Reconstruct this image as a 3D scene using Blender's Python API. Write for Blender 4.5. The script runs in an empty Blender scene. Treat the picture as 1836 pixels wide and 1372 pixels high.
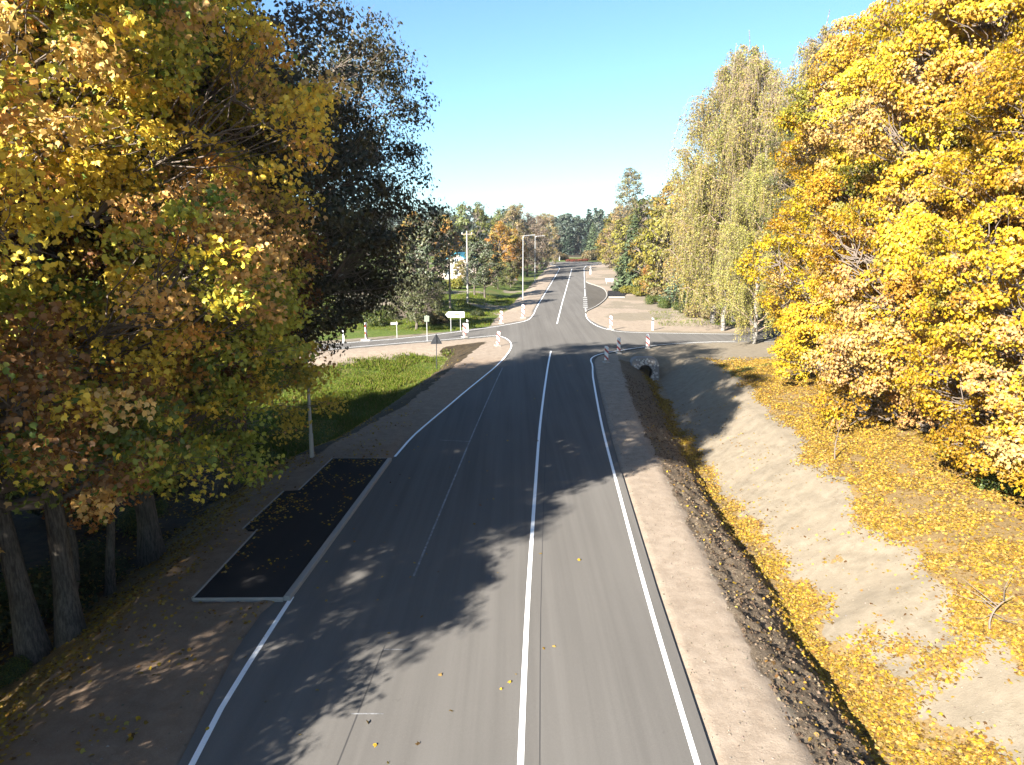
import bpy, bmesh, math, random
import numpy as np
from mathutils import Vector, Matrix, geometry

scene = bpy.context.scene
COL = scene.collection
PI = math.pi
rad = math.radians

# ------------------------------------------------------------------ camera model (the drone's place and lens)
F_PX, PW, PH = 1300.0, 1836.0, 1372.0
CAM_H = 10.4
PITCH = math.atan(256.0 / F_PX)
CP, SP = math.cos(PITCH), math.sin(PITCH)

# ------------------------------------------------------------------ road alignment and long profile (metres)
_py = [-60, 0, 12, 20, 39, 49, 59, 72, 86, 111, 130, 158, 190, 219, 245, 275, 330, 600, 3000]
_pz = [.5, .3, .2, .08, .03, .20, .38, .46, .55, .95, 1.15, 1.45, 1.9, 2.3, 2.72, 3.0, 3.2, 3.2, 3.2]
_cy = [-60, 0, 12.6, 19.7, 39, 48.6, 59.1, 85.5, 111.3, 130, 158, 219, 400, 3000]
_cx = [-1.9, -.28, .16, .46, 1.52, 2.2, 3.0, 5.3, 7.7, 9.5, 12.15, 18.0, 30, 30]
_gy = np.arange(-60, 3000, 1.0)

def _smooth(a, n):
    k = np.hanning(n); k /= k.sum()
    return np.convolve(np.pad(a, n // 2, mode='edge'), k, mode='valid')[:len(a)]
_gz = _smooth(np.interp(_gy, _py, _pz), 15)
_gc = _smooth(np.interp(_gy, _cy, _cx), 15)
def P(y): return np.interp(y, _gy, _gz)
def C(y): return np.interp(y, _gy, _gc)

def at(px, py, off=0.0):
    """the spot on the road profile (plus a height offset) seen at a pixel of the photograph"""
    a = (px - PW / 2) / F_PX; b = (PH / 2 - py) / F_PX
    dx, dy, dz = a, CP + b * SP, -SP + b * CP
    t = 5.0
    for _ in range(60):
        z = float(P(dy * t)) + off
        t = t + 0.7 * ((CAM_H - z) / max(-dz, 1e-3) - t)
    return (dx * t, dy * t)

# ------------------------------------------------------------------ value noise
_rs = np.random.RandomState(5)
_lat = _rs.rand(256, 256)
def vnoise(x, y):
    x = np.asarray(x, float); y = np.asarray(y, float)
    xi = np.floor(x).astype(int); yi = np.floor(y).astype(int)
    fx = x - xi; fy = y - yi
    fx = fx * fx * (3 - 2 * fx); fy = fy * fy * (3 - 2 * fy)
    a = _lat[xi & 255, yi & 255]; b = _lat[(xi + 1) & 255, yi & 255]
    c = _lat[xi & 255, (yi + 1) & 255]; d = _lat[(xi + 1) & 255, (yi + 1) & 255]
    return (a * (1 - fx) + b * fx) * (1 - fy) + (c * (1 - fx) + d * fx) * fy
def fbm(x, y, o=4):
    s = 0; a = .5
    for i in range(o):
        s = s + a * vnoise(x * 2 ** i + 17 * i, y * 2 ** i + 31 * i); a *= .5
    return s / (1 - .5 ** o)
def sm(a, b, x):
    t = np.clip((x - a) / (b - a), 0, 1)
    return t * t * (3 - 2 * t)

# ------------------------------------------------------------------ outlines of the asphalt, in world metres
def pts(lst, off=0.0): return [at(x, y, off) for x, y in lst]
def cu(u, y): return (float(C(y)) + u, y)

U_BAY = 7.15
main_poly = [cu(3.85, -30), cu(3.85, 0), cu(3.85, 12), cu(3.85, 20), cu(3.85, 30), cu(3.85, 40), cu(3.82, 50), cu(3.8, 57)]
main_poly += pts([(1066, 652), (1066, 645), (1070, 640), (1078, 637), (1092, 634), (1113, 630.5), (1140, 626), (1185, 619.5), (1259, 615), (1330, 613.5)])
main_poly += [(48, 74.5), (90, 80), (90, 86.5), (48, 82)]
main_poly += pts([(1330, 598.5), (1260, 598), (1163, 596.5), (1120, 594), (1095, 590), (1075, 583), (1060, 575), (1053, 569), (1051, 562)])
main_poly += [cu(3.8, y) for y in (102, 111, 120)]
main_poly += [cu(3.8, y) for y in (130, 150, 170, 190, 205)]
RB = [(cu(3.8, 215)), (23.5, 226), (28, 236), (35, 245), (46, 253), (62, 259), (110, 268)]
main_poly += RB
main_poly += [(110, 277), (62, 268), (42, 262), (29, 258), (16, 256), (4, 252), (-14, 246), (-14, 240), (2, 245), (9.5, 244), (11.5, 236), (13.2, 226)]
main_poly += [cu(-3.8, y) for y in (215, 190, 160, 130, 111, 100)]
main_poly += pts([(956, 563), (950, 570), (943, 574.5), (920, 579), (884, 585), (824, 593), (740, 604), (608, 615.5), (540, 619)])
main_poly += [(-40, 61), (-75, 48), (-78, 43), (-42, 55.5)]
main_poly += pts([(540, 633), (640, 624), (728, 616.5), (800, 611), (860, 606), (884, 604), (900, 606), (912, 611), (918.5, 618), (918, 627), (912, 637), (904, 648), (890, 662), (869, 680.5), (835, 706), (800, 736), (760, 769), (738, 789), (712, 815), (706, 822)])
main_poly += [cu(-7.15, y) for y in (33.0, 30, 26, 23, 21.0)]
main_poly += pts([(516, 1074), (492, 1082), (468, 1102), (425, 1165), (376, 1262), (320, 1372)])
main_poly += [cu(-6.8, 8), cu(-5.4, 0), cu(-3.9, -10), cu(-3.9, -30)]

def inside(poly, x, y):
    x = np.asarray(x); y = np.asarray(y); r = np.zeros(x.shape, bool)
    n = len(poly)
    for i in range(n):
        x1, y1 = poly[i]; x2, y2 = poly[(i + 1) % n]
        if y1 == y2: continue
        c = ((y1 > y) != (y2 > y)) & (x < (x2 - x1) * (y - y1) / (y2 - y1) + x1)
        r ^= c
    return r

bay_poly = pts([(1049, 559), (1060, 554), (1070, 549), (1083, 539), (1088, 531), (1086, 523), (1080, 517), (1066, 512), (1056, 509), (1050, 506)])
bay_poly += [cu(3.6, y) for y in (150, 140, 130, 120, 112)]
plat_poly = pts([(508, 1071), (695, 822), (597, 822), (537, 879), (510, 881), (438, 947.5), (463, 950), (348, 1072)], .14)
far_plat = pts([(1091, 533), (1090, 522), (1113, 521.5), (1113, 524), (1125, 525.5), (1120, 529), (1120, 533)], .05)

# ------------------------------------------------------------------ the lie of the land
def left_near_edge(x): return 74.5 + .58 * (x + 2.7)

def land(x, y):
    """height offset from the road profile"""
    x = np.asarray(x, float); y = np.asarray(y, float)
    u = x - C(y)
    # right-hand ditch and bank up to the side road
    e = 5.65 + sm(40, 60, y) * .35
    wob = (fbm(y * .25, u * 0 + 3) - .5) * .5
    uu = u - (e - 5.65) + wob * sm(6, 8, u)
    prof = np.interp(uu, [5.5, 5.75, 6.2, 7.4, 8.25, 8.9, 10.4, 12.5, 13.6, 20, 32, 60, 200], [0, -.05, -.22, -.82, -1.56, -1.58, -.82, .38, .68, 1.2, 2, 2.6, 3])
    wall = 1 - sm(60.0, 62.5, y)
    fade = np.where(u < 12, wall, 1 - sm(52, 63, y))
    b = np.clip((u - 11) / 3, 0, 1)
    r = prof * (wall * (1 - b) + (1 - sm(50, 63, y)) * b)
    far = .25 * sm(9, 14, u) * (fbm(x * .3, y * .3) - .3) + .8 * sm(20, 40, u)
    r = r + far * sm(81, 90, y)
    # left-hand side
    v = -u
    a = np.interp(y, [-60, 14, 20, 34, 38, 50, 60, 70], [9.6, 9.7, 10.4, 11.2, 9.9, 8.4, 7.3, 6.6])
    drop = np.interp(y, [-60, 30, 45, 60], [-2.0, -1.9, -1.35, -1.2])
    l = drop * sm(a, a + np.interp(y, [-60, 30, 45], [6.5, 5.0, 3.2]), v)
    d = y - left_near_edge(x)
    l = l * (1 - sm(-9.5, -1.6, d))
    l = l + .125 * sm(16.5, 20.6, y) * (1 - sm(35.4, 39, y)) * sm(7.25, 7.45, v) * (1 - sm(11.2, 13, v))
    lf = (-.45 * sm(5.6, 8.5, v) + .95 * sm(10, 16, v)) * sm(96, 104, y) * (1 - sm(225, 238, y))
    lf = lf + .45 * sm(16, 40, v) * sm(12, 40, d)
    l = l + lf
    r = np.where(u > 0, r, l)
    off = np.abs(u)
    n = (fbm(x * .18 + 40, y * .18 + 7) - .5) * .5 * sm(13, 26, off) * np.where((y > 61) & (y < 84), .2, 1)
    return r + n

def height(x, y): return float(P(y) + land(x, y))

def new_mesh(name, V, groups, mats, smooth=False, col=None, matidx=None):
    """groups: list of int arrays (M,k) of faces"""
    me = bpy.data.meshes.new(name)
    V = np.asarray(V, np.float32)
    me.vertices.add(len(V)); me.vertices.foreach_set('co', V.ravel())
    loops = np.concatenate([g.ravel() for g in groups]).astype(np.int32)
    tot = np.concatenate([np.full(len(g), g.shape[1], np.int32) for g in groups])
    st = np.concatenate([[0], np.cumsum(tot)[:-1]]).astype(np.int32)
    me.loops.add(len(loops)); me.loops.foreach_set('vertex_index', loops)
    me.polygons.add(len(tot)); me.polygons.foreach_set('loop_start', st); me.polygons.foreach_set('loop_total', tot)
    if matidx is not None: me.polygons.foreach_set('material_index', np.asarray(matidx, np.int32))
    me.polygons.foreach_set('use_smooth', np.full(len(tot), smooth, bool))
    me.update(calc_edges=True)
    for m in mats: me.materials.append(m)
    if col is not None:
        for nm, c in (col.items() if isinstance(col, dict) else [('col', col)]):
            at_ = me.attributes.new(nm, 'FLOAT_COLOR', 'POINT')
            c = np.asarray(c, np.float32)
            if c.shape[1] == 3: c = np.concatenate([c, np.ones((len(c), 1), np.float32)], 1)
            at_.data.foreach_set('color', c.ravel())
    return me

def link(name, me, parent=None):
    o = bpy.data.objects.new(name, me); COL.objects.link(o)
    if parent is not None: o.parent = parent
    return o
def tag(o, label=None, cat=None, group=None, kind=None):
    if label: o['label'] = label
    if cat: o['category'] = cat
    if group: o['group'] = group
    if kind: o['kind'] = kind
    return o
def thing(name, label, cat, loc=(0, 0, 0), rz=0, group=None):
    o = bpy.data.objects.new(name, None); COL.objects.link(o)
    o.location = loc; o.rotation_euler = (0, 0, rz); o.empty_display_size = .3
    return tag(o, label, cat, group)
def copy_tree(o, parent=None):
    c = o.copy(); COL.objects.link(c)
    if parent is not None: c.parent = parent
    for ch in list(o.children): copy_tree(ch, c)
    return c

# ------------------------------------------------------------------ materials
class NT:
    def __init__(s, name):
        s.m = bpy.data.materials.new(name); s.m.use_nodes = True
        s.t = s.m.node_tree; s.t.nodes.clear()
        s.out = s.t.nodes.new('ShaderNodeOutputMaterial')
    def n(s, typ, props=None, **ins):
        nd = s.t.nodes.new(typ)
        for k, v in (props or {}).items(): setattr(nd, k, v)
        for k, v in ins.items(): s.set(nd, k, v)
        return nd
    def set(s, nd, k, v):
        k2 = {'a': 0, 'b': 1, 'c': 2}.get(k, k.replace('_', ' '))
        inp = nd.inputs[k2]
        if hasattr(v, 'is_linked') or isinstance(v, bpy.types.NodeSocket): s.t.links.new(v, inp)
        else: inp.default_value = v
    def math(s, op, a, b=0.0, clamp=False):
        nd = s.n('ShaderNodeMath', {'operation': op, 'use_clamp': clamp}); s.set(nd, 'a', a); s.set(nd, 'b', b); return nd.outputs[0]
    def mix(s, fac, a, b, mode='MIX'):
        nd = s.t.nodes.new('ShaderNodeMix'); nd.data_type = 'RGBA'; nd.blend_type = mode
        for i, v in ((0, fac), (6, a), (7, b)):
            if isinstance(v, bpy.types.NodeSocket): s.t.links.new(v, nd.inputs[i])
            else: nd.inputs[i].default_value = v if i == 0 else (tuple(v) + (1,) if len(v) == 3 else v)
        return nd.outputs[2]
    def noise(s, scale, detail=4, rough=.55, vec=None, out=0):
        nd = s.n('ShaderNodeTexNoise'); nd.inputs['Scale'].default_value = scale; nd.inputs['Detail'].default_value = detail; nd.inputs['Roughness'].default_value = rough
        if vec is not None: s.t.links.new(vec, nd.inputs['Vector'])
        return nd.outputs[out]
    def coords(s, scale=None):
        g = s.n('ShaderNodeNewGeometry').outputs['Position']
        if scale is None: return g
        mp = s.n('ShaderNodeMapping'); s.t.links.new(g, mp.inputs['Vector']); mp.inputs['Scale'].default_value = scale
        return mp.outputs[0]
    def ramp(s, v, lo, hi):
        nd = s.n('ShaderNodeMapRange', {'interpolation_type': 'SMOOTHSTEP'}); s.set(nd, 'Value', v)
        nd.inputs['From Min'].default_value = lo; nd.inputs['From Max'].default_value = hi
        return nd.outputs[0]
    def bump(s, h, strength=.3, dist=.05):
        nd = s.n('ShaderNodeBump'); nd.inputs['Strength'].default_value = strength; nd.inputs['Distance'].default_value = dist
        s.t.links.new(h, nd.inputs['Height']); return nd.outputs[0]
    def done(s, col, rough=.85, normal=None, metal=0.0, spec=.3):
        b = s.n('ShaderNodeBsdfPrincipled')
        for k, v in (('Base Color', col), ('Roughness', rough), ('Metallic', metal), ('Specular IOR Level', spec)):
            if isinstance(v, bpy.types.NodeSocket): s.t.links.new(v, b.inputs[k])
            else: b.inputs[k].default_value = (tuple(v) + (1,)) if isinstance(v, (tuple, list)) and len(v) == 3 else v
        if normal is not None: s.t.links.new(normal, b.inputs['Normal'])
        s.t.links.new(b.outputs[0], s.out.inputs[0]); return s.m

def simple(name, c, rough=.6, metal=0.0, var=.12, scale=6, bump=0.0, spec=.3):
    t = NT(name); n = t.noise(scale, 4)
    lo = tuple(x * (1 - var) for x in c); hi = tuple(min(1, x * (1 + var)) for x in c)
    return t.done(t.mix(n, lo, hi), rough, t.bump(n, bump, .02) if bump else None, metal, spec)

def asphalt(name, base, streak=.24, joint=False):
    t = NT(name)
    fine = t.noise(28, 3, .7, t.coords()); big = t.noise(.35, 3, .5, t.coords((1, .3, 1)))
    lane = t.noise(1.5, 3, .6, t.coords((1, .012, 1)))
    lane2 = t.noise(5.5, 2, .5, t.coords((1, .02, 1)))
    v = t.math('ADD', t.math('MULTIPLY', fine, .45), t.math('MULTIPLY', big, .5))
    v = t.math('ADD', v, t.math('MULTIPLY', lane, streak * 4))
    v = t.math('ADD', v, t.math('MULTIPLY', lane2, streak * 1.6))
    f = t.ramp(v, .35, .75 + streak * 5)
    lo = tuple(c * .70 for c in base); hi = tuple(c * 1.3 for c in base)
    c = t.mix(f, lo, hi)
    spots = t.ramp(t.noise(2.3, 5, .75, t.coords()), .66, .72)
    c = t.mix(t.math('MULTIPLY', spots, .32), c, tuple(x * .6 for x in base))
    grit = t.ramp(t.noise(90, 2, .6, t.coords()), .58, .75)
    c = t.mix(t.math('MULTIPLY', grit, .35), c, tuple(x * 1.9 for x in base))
    return t.done(c, .7, t.bump(t.noise(70, 3, .7, t.coords()), .35, .012), 0, .0)

M = {}
M['asphalt'] = asphalt('asphalt_grey', (.112, .106, .098))
M['asphalt_dark'] = asphalt('asphalt_fresh_black', (.027, .027, .028), .08)
M['asphalt_bay'] = asphalt('asphalt_bay', (.085, .078, .068), .05)
M['seam'] = simple('bitumen_seam', (.045, .043, .042), .8)
def paint_mat():
    t = NT('road_paint')
    n = t.noise(14, 5, .7, t.coords()); m = t.noise(.6, 3, .6, t.coords())
    w = t.ramp(t.math('ADD', n, t.math('MULTIPLY', m, .30)), .40, .56)
    return t.done(t.mix(w, (.36, .36, .35), (.76, .77, .76)), .6)
M['paint'] = paint_mat()
t_ = NT('faint_paint'); n_ = t_.noise(6, 5, .7, t_.coords())
M['paint_thin'] = t_.done(t_.mix(t_.ramp(n_, .4, .6), (.10, .10, .10), (.22, .225, .23)), .7)
M['concrete'] = simple('concrete', (.26, .245, .22), .9, 0, .22, 5, .2)
M['concrete_dark'] = simple('concrete_fieldstone', (.17, .16, .15), .95, 0, .35, 4, .6)
M['steel'] = simple('galvanised_steel', (.42, .43, .44), .45, .6, .1, 3)
M['white'] = simple('white_enamel', (.82, .82, .80), .4, 0, .04, 3)
M['signback'] = simple('sign_back_grey', (.018, .020, .024), .7, 0, .1, 3)
M['yellow'] = simple('yellow_panel', (.75, .62, .22), .5, 0, .05, 3)
M['ink'] = simple('sign_black_lettering', (.03, .03, .03), .6)
M['rubber'] = simple('black_rubber', (.03, .03, .03), .9)
M['wood_pole'] = simple('weathered_pole', (.20, .17, .14), .9, 0, .2, 4)
M['hole'] = simple('dark_pipe_inside', (.02, .02, .02), 1)
M['roof'] = simple('turquoise_roof_sheet', (.03, .22, .30), .5, 0, .2, 1.5)
M['wall'] = simple('pale_render', (.30, .25, .21), .9, 0, .15, 1.5)
M['glass'] = simple('window_glass', (.03, .04, .05), .1, 0, .1, 2, spec=.7)

def stripe_mat():
    t = NT('red_white_diagonal'); tc = t.n('ShaderNodeTexCoord').outputs['Object']
    sx = t.n('ShaderNodeSeparateXYZ'); t.t.links.new(tc, sx.inputs[0])
    v = t.math('ADD', t.math('MULTIPLY', sx.outputs['X'], 2.2), t.math('MULTIPLY', sx.outputs['Z'], 2.2))
    f = t.math('GREATER_THAN', t.math('FRACT', v), .62)
    n = t.noise(5, 3)
    return t.done(t.mix(f, t.mix(n, (.74, .73, .72), (.82, .82, .8)), (.40, .085, .075)), .45)
M['stripe'] = stripe_mat()

def ground_mat():
    t = NT('ground_soils')
    p = t.coords()
    def attr(nm):
        a = t.n('ShaderNodeAttribute', {'attribute_name': nm}); s = t.n('ShaderNodeSeparateColor'); t.t.links.new(a.outputs['Color'], s.inputs[0]); return s.outputs
    a = attr('ma'); b = attr('mb')
    big = t.noise(.35, 5, .6, p); mid = t.noise(2.2, 5, .65, p); fine = t.noise(18, 4, .7, p); grit = t.noise(60, 3, .7, p)
    wind = t.noise(3.2, 4, .6, t.coords((1, .25, 1)))
    sand = t.mix(t.ramp(mid, .3, .7), (.138, .115, .083), (.186, .158, .117))
    sand = t.mix(t.math('MULTIPLY', t.ramp(big, .42, .62), .55), sand, (.17, .142, .104))
    sand = t.mix(t.math('MULTIPLY', t.ramp(fine, .56, .70), .35), sand, (.145, .115, .082))
    sand = t.mix(t.math('MULTIPLY', t.ramp(wind, .55, .75), .30), sand, (.225, .195, .15))
    sand = t.mix(t.math('MULTIPLY', t.ramp(grit, .60, .72), .5), sand, (.30, .275, .23))
    pink = t.mix(t.ramp(mid, .3, .7), (.190, .150, .112), (.250, .203, .156))
    pink = t.mix(t.math('MULTIPLY', t.ramp(fine, .5, .66), .45), pink, (.28, .24, .19))
    pink = t.mix(t.math('MULTIPLY', t.ramp(wind, .52, .72), .35), pink, (.165, .128, .096))
    pink = t.mix(t.math('MULTIPLY', t.ramp(grit, .56, .68), .5), pink, (.32, .285, .24))
    def edge(m, w=.5, nz=None):
        return t.ramp(t.math('ADD', m, t.math('MULTIPLY', t.math('SUBTRACT', nz or mid, .5), w)), .4, .6)
    c = t.mix(edge(b[0]), sand, pink)
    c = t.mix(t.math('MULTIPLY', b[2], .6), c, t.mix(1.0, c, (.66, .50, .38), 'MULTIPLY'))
    clod = t.mix(t.ramp(fine, .35, .65), (.080, .058, .038), (.190, .150, .105))
    clod = t.mix(t.math('MULTIPLY', t.ramp(grit, .5, .7), .4), clod, (.17, .145, .11))
    c = t.mix(edge(a[2]), c, clod)
    soil = t.mix(t.ramp(mid, .3, .7), (.022, .017, .010), (.055, .040, .022))
    soil = t.mix(t.math('MULTIPLY', t.ramp(fine, .55, .66), .5), soil, (.10, .065, .022))
    c = t.mix(edge(b[1], .6), c, soil)
    leaf = t.mix(t.ramp(fine, .3, .7), (.13, .085, .036), (.22, .155, .068))
    leaf = t.mix(t.math('MULTIPLY', t.ramp(grit, .5, .7), .5), leaf, (.05, .03, .012))
    c = t.mix(edge(a[1], .7, t.math('ADD', t.math('MULTIPLY', mid, .5), t.math('MULTIPLY', fine, .5))), c, leaf)
    gr = t.mix(t.ramp(t.noise(5, 5, .7, p), .35, .68), (.030, .058, .008), (.095, .125, .020))
    gr = t.mix(t.math('MULTIPLY', t.ramp(fine, .5, .66), .5), gr, (.13, .135, .035))
    gr = t.mix(t.math('MULTIPLY', t.ramp(big, .5, .62), .55), gr, (.125, .105, .042))
    c = t.mix(edge(a[0], .6), c, gr)
    h = t.math('ADD', t.math('MULTIPLY', mid, .8), t.math('ADD', t.math('MULTIPLY', fine, .35), t.math('MULTIPLY', grit, .12)))
    rough_zone = t.math('ADD', t.math('MULTIPLY', a[2], .9), t.math('MULTIPLY', b[1], .5), True)
    bp = t.n('ShaderNodeBump'); bp.inputs['Distance'].default_value = .10
    t.t.links.new(h, bp.inputs['Height'])
    t.t.links.new(t.math('ADD', t.math('MULTIPLY', rough_zone, .55), .40), bp.inputs['Strength'])
    return t.done(c, .95, bp.outputs[0], 0, .15)
M['ground'] = ground_mat()

def leaf_mat(name, trans=.35, tint=(1, 1, 1), var=.12, rough=.5, gloss=.025):
    t = NT(name)
    a = t.n('ShaderNodeAttribute', {'attribute_name': 'col'}).outputs['Color']
    rnd = t.n('ShaderNodeObjectInfo').outputs['Random']
    hs = t.n('ShaderNodeHueSaturation'); t.t.links.new(t.mix(1.0, a, tint, 'MULTIPLY'), hs.inputs['Color'])
    t.t.links.new(t.math('ADD', t.math('MULTIPLY', rnd, var * .12), .5 - var * .06), hs.inputs['Hue'])
    t.t.links.new(t.math('ADD', t.math('MULTIPLY', rnd, var * 2), 1 - var), hs.inputs['Value'])
    c = hs.outputs[0]
    d = t.n('ShaderNodeBsdfDiffuse'); t.t.links.new(c, d.inputs[0])
    tr = t.n('ShaderNodeBsdfTranslucent'); t.t.links.new(c, tr.inputs[0])
    mx = t.n('ShaderNodeMixShader'); mx.inputs[0].default_value = trans
    t.t.links.new(d.outputs[0], mx.inputs[1]); t.t.links.new(tr.outputs[0], mx.inputs[2])
    if gloss:
        g = t.n('ShaderNodeBsdfGlossy'); g.inputs['Roughness'].default_value = rough; g.inputs['Color'].default_value = (.8, .8, .8, 1)
        m2 = t.n('ShaderNodeMixShader'); m2.inputs[0].default_value = gloss
        t.t.links.new(mx.outputs[0], m2.inputs[1]); t.t.links.new(g.outputs[0], m2.inputs[2]); mx = m2
    t.t.links.new(mx.outputs[0], t.out.inputs[0])
    return t.m
M['leaf'] = leaf_mat('leaves', .42)
M['leaf_dark'] = leaf_mat('leaves_thick', .12, (1, 1, 1), .08, .5, .04)
M['needle'] = leaf_mat('needles', .08, (1, 1, 1), .15, .5, .03)
M['litter'] = leaf_mat('litter', .15, (1, 1, 1), 0, .6, .0)

def bark(name, a, b, scale=(6, 6, 1)):
    t = NT(name); n = t.noise(3, 6, .7, t.coords(scale)); n2 = t.noise(1.2, 3, .6, t.coords())
    c = t.mix(t.ramp(n, .35, .65), a, b)
    c = t.mix(t.math('MULTIPLY', t.ramp(n2, .5, .7), .4), c, tuple(x * .6 for x in a))
    return t.done(c, .95, t.bump(n, .8, .04), 0, .1)
M['bark'] = bark('grey_brown_bark', (.050, .042, .034), (.125, .108, .088))
M['bark_birch'] = bark('birch_bark', (.04, .036, .03), (.26, .245, .22), (1, 1, 3))
M['bark_pine'] = bark('spruce_bark', (.06, .04, .03), (.13, .09, .06))
M['twig'] = simple('twigs', (.13, .105, .085), .9)
M['twig_birch'] = simple('birch_twigs', (.20, .15, .11), .9)

# ------------------------------------------------------------------ geometry helpers
def tube_batch(pts_, rads, sides=5, cap=False):
    pts_ = np.asarray(pts_, float); rads = np.asarray(rads, float)
    N, K, _ = pts_.shape
    T = np.gradient(pts_, axis=1); T /= np.linalg.norm(T, axis=2, keepdims=True) + 1e-9
    mean = T.mean(1); ref = np.where(np.abs(mean[:, 2:3]) > .8, np.array([[1., 0, 0]]), np.array([[0, 0, 1.]]))
    ref = np.repeat(ref[:, None, :], K, 1)
    n = np.cross(T, ref); n /= np.linalg.norm(n, axis=2, keepdims=True) + 1e-9
    b = np.cross(T, n)
    an = np.arange(sides) * 2 * PI / sides
    V = pts_[:, :, None, :] + rads[:, :, None, None] * (np.cos(an)[None, None, :, None] * n[:, :, None, :] + np.sin(an)[None, None, :, None] * b[:, :, None, :])
    idx = np.arange(N * K * sides).reshape(N, K, sides)
    a = idx[:, :-1, :]; c = idx[:, 1:, :]
    Fq = np.stack([a, np.roll(a, -1, 2), np.roll(c, -1, 2), c], -1).reshape(-1, 4)
    caps = []
    if cap: caps = [idx[:, 0, ::-1].reshape(N, sides), idx[:, -1, :].reshape(N, sides)]
    return V.reshape(-1, 3), Fq, caps

class Geo:
    """collects shapes for ONE mesh"""
    def __init__(s): s.V = []; s.F = {}; s.n = 0
    def add(s, V, *faces):
        for f in faces:
            f = np.asarray(f)
            if f.size: s.F.setdefault(f.shape[1], []).append(f + s.n)
        s.V.append(np.asarray(V, float)); s.n += len(V)
    def tube(s, p, r, sides=8, cap=True):
        p = np.asarray(p, float)[None]; r = np.broadcast_to(np.asarray(r, float), p.shape[1:2])[None]
        V, Fq, caps = tube_batch(p, r, sides, cap); s.add(V, Fq, *caps)
    def box(s, x0, x1, y0, y1, z0, z1, bev=0.0):
        if bev:
            b = bev; V = []
            rings = [(z0, b), (z0 + b, 0), (z1 - b, 0), (z1, b)]
            for z, i in rings:
                X0, X1, Y0, Y1 = x0 + i, x1 - i, y0 + i, y1 - i
                c = b * .7
                V += [(X0 + c, Y0, z), (X1 - c, Y0, z), (X1, Y0 + c, z), (X1, Y1 - c, z), (X1 - c, Y1, z), (X0 + c, Y1, z), (X0, Y1 - c, z), (X0, Y0 + c, z)]
            idx = np.arange(32).reshape(4, 8); a = idx[:-1]; c2 = idx[1:]
            Fq = np.stack([a, np.roll(a, -1, 1), np.roll(c2, -1, 1), c2], -1).reshape(-1, 4)
            s.add(V, Fq, idx[0][::-1][None], idx[3][None]); return
        V = [(x0, y0, z0), (x1, y0, z0), (x1, y1, z0), (x0, y1, z0), (x0, y0, z1), (x1, y0, z1), (x1, y1, z1), (x0, y1, z1)]
        s.add(V, np.array([[3, 2, 1, 0], [4, 5, 6, 7], [0, 1, 5, 4], [1, 2, 6, 5], [2, 3, 7, 6], [3, 0, 4, 7]]))
    def prism(s, pl, y0, y1):
        """outline in XZ, thick along Y"""
        n = len(pl); V = [(x, y0, z) for x, z in pl] + [(x, y1, z) for x, z in pl]
        i = np.arange(n); s.add(V, i[None], (i + n)[::-1][None], np.stack([(i + 1) % n, i, i + n, (i + 1) % n + n], 1))
    def build(s, name, mat, parent=None, smooth=False):
        me = new_mesh(name, np.concatenate(s.V), [np.concatenate(s.F[k]) for k in s.F], [mat], smooth)
        return link(name, me, parent)

def sheet(name, poly, off, mat, skirt=.18, step=2.5, zf=None):
    """a polygon laid on the road profile"""
    bm = bmesh.new()
    vs = [bm.verts.new((x, y, 0)) for x, y in poly]
    tris = geometry.tessellate_polygon([[Vector((x, y, 0)) for x, y in poly]])
    for t in tris:
        try: bm.faces.new([vs[i] for i in t])
        except ValueError: pass
    ys = [p[1] for p in poly]; y = math.floor(min(ys) / step) * step
    while y < max(ys):
        bmesh.ops.bisect_plane(bm, geom=bm.verts[:] + bm.edges[:] + bm.faces[:], plane_co=(0, y, 0), plane_no=(0, 1, 0)); y += step
    bmesh.ops.recalc_face_normals(bm, faces=bm.faces)
    if sum(f.normal.z for f in bm.faces) < 0: bmesh.ops.reverse_faces(bm, faces=bm.faces)
    for v in bm.verts: v.co.z = float(P(v.co.y)) + off if zf is None else zf(v.co.x, v.co.y) + off
    be = [e for e in bm.edges if len(e.link_faces) == 1]
    if skirt:
        r = bmesh.ops.extrude_edge_only(bm, edges=be)
        for g in r['geom']:
            if isinstance(g, bmesh.types.BMVert): g.co.z -= skirt
    me = bpy.data.meshes.new(name); bm.to_mesh(me); bm.free(); me.materials.append(mat)
    return link(name, me)

def resample(p, step):
    p = [np.array(q, float) for q in p]; out = [p[0]]
    for a, b in zip(p[:-1], p[1:]):
        n = max(1, int(np.linalg.norm(b - a) / step))
        for i in range(1, n + 1): out.append(a + (b - a) * i / n)
    return np.array(out)
def smooth_line(p, it=2):
    p = np.array(p, float)
    for _ in range(it):
        q = [p[0]]
        for a, b in zip(p[:-1], p[1:]): q += [a * .75 + b * .25, a * .25 + b * .75]
        q.append(p[-1]); p = np.array(q)
    return p
ROAD = .03
HAZE = .00012
def stripe(name, line, w, mat, off=ROAD + .004, step=2.0):
    p = resample(line, step)
    T = np.gradient(p, axis=0); T /= np.linalg.norm(T, axis=1, keepdims=True) + 1e-9
    N = np.stack([-T[:, 1], T[:, 0]], 1) * w / 2
    L = p + N; R = p - N
    V = [(x, y, float(P(y)) + off) for x, y in L] + [(x, y, float(P(y)) + off) for x, y in R]
    n = len(p); i = np.arange(n - 1)
    me = new_mesh(name, V, [np.stack([i + n, i + n + 1, i + 1, i], 1)], [mat])
    return me
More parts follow.
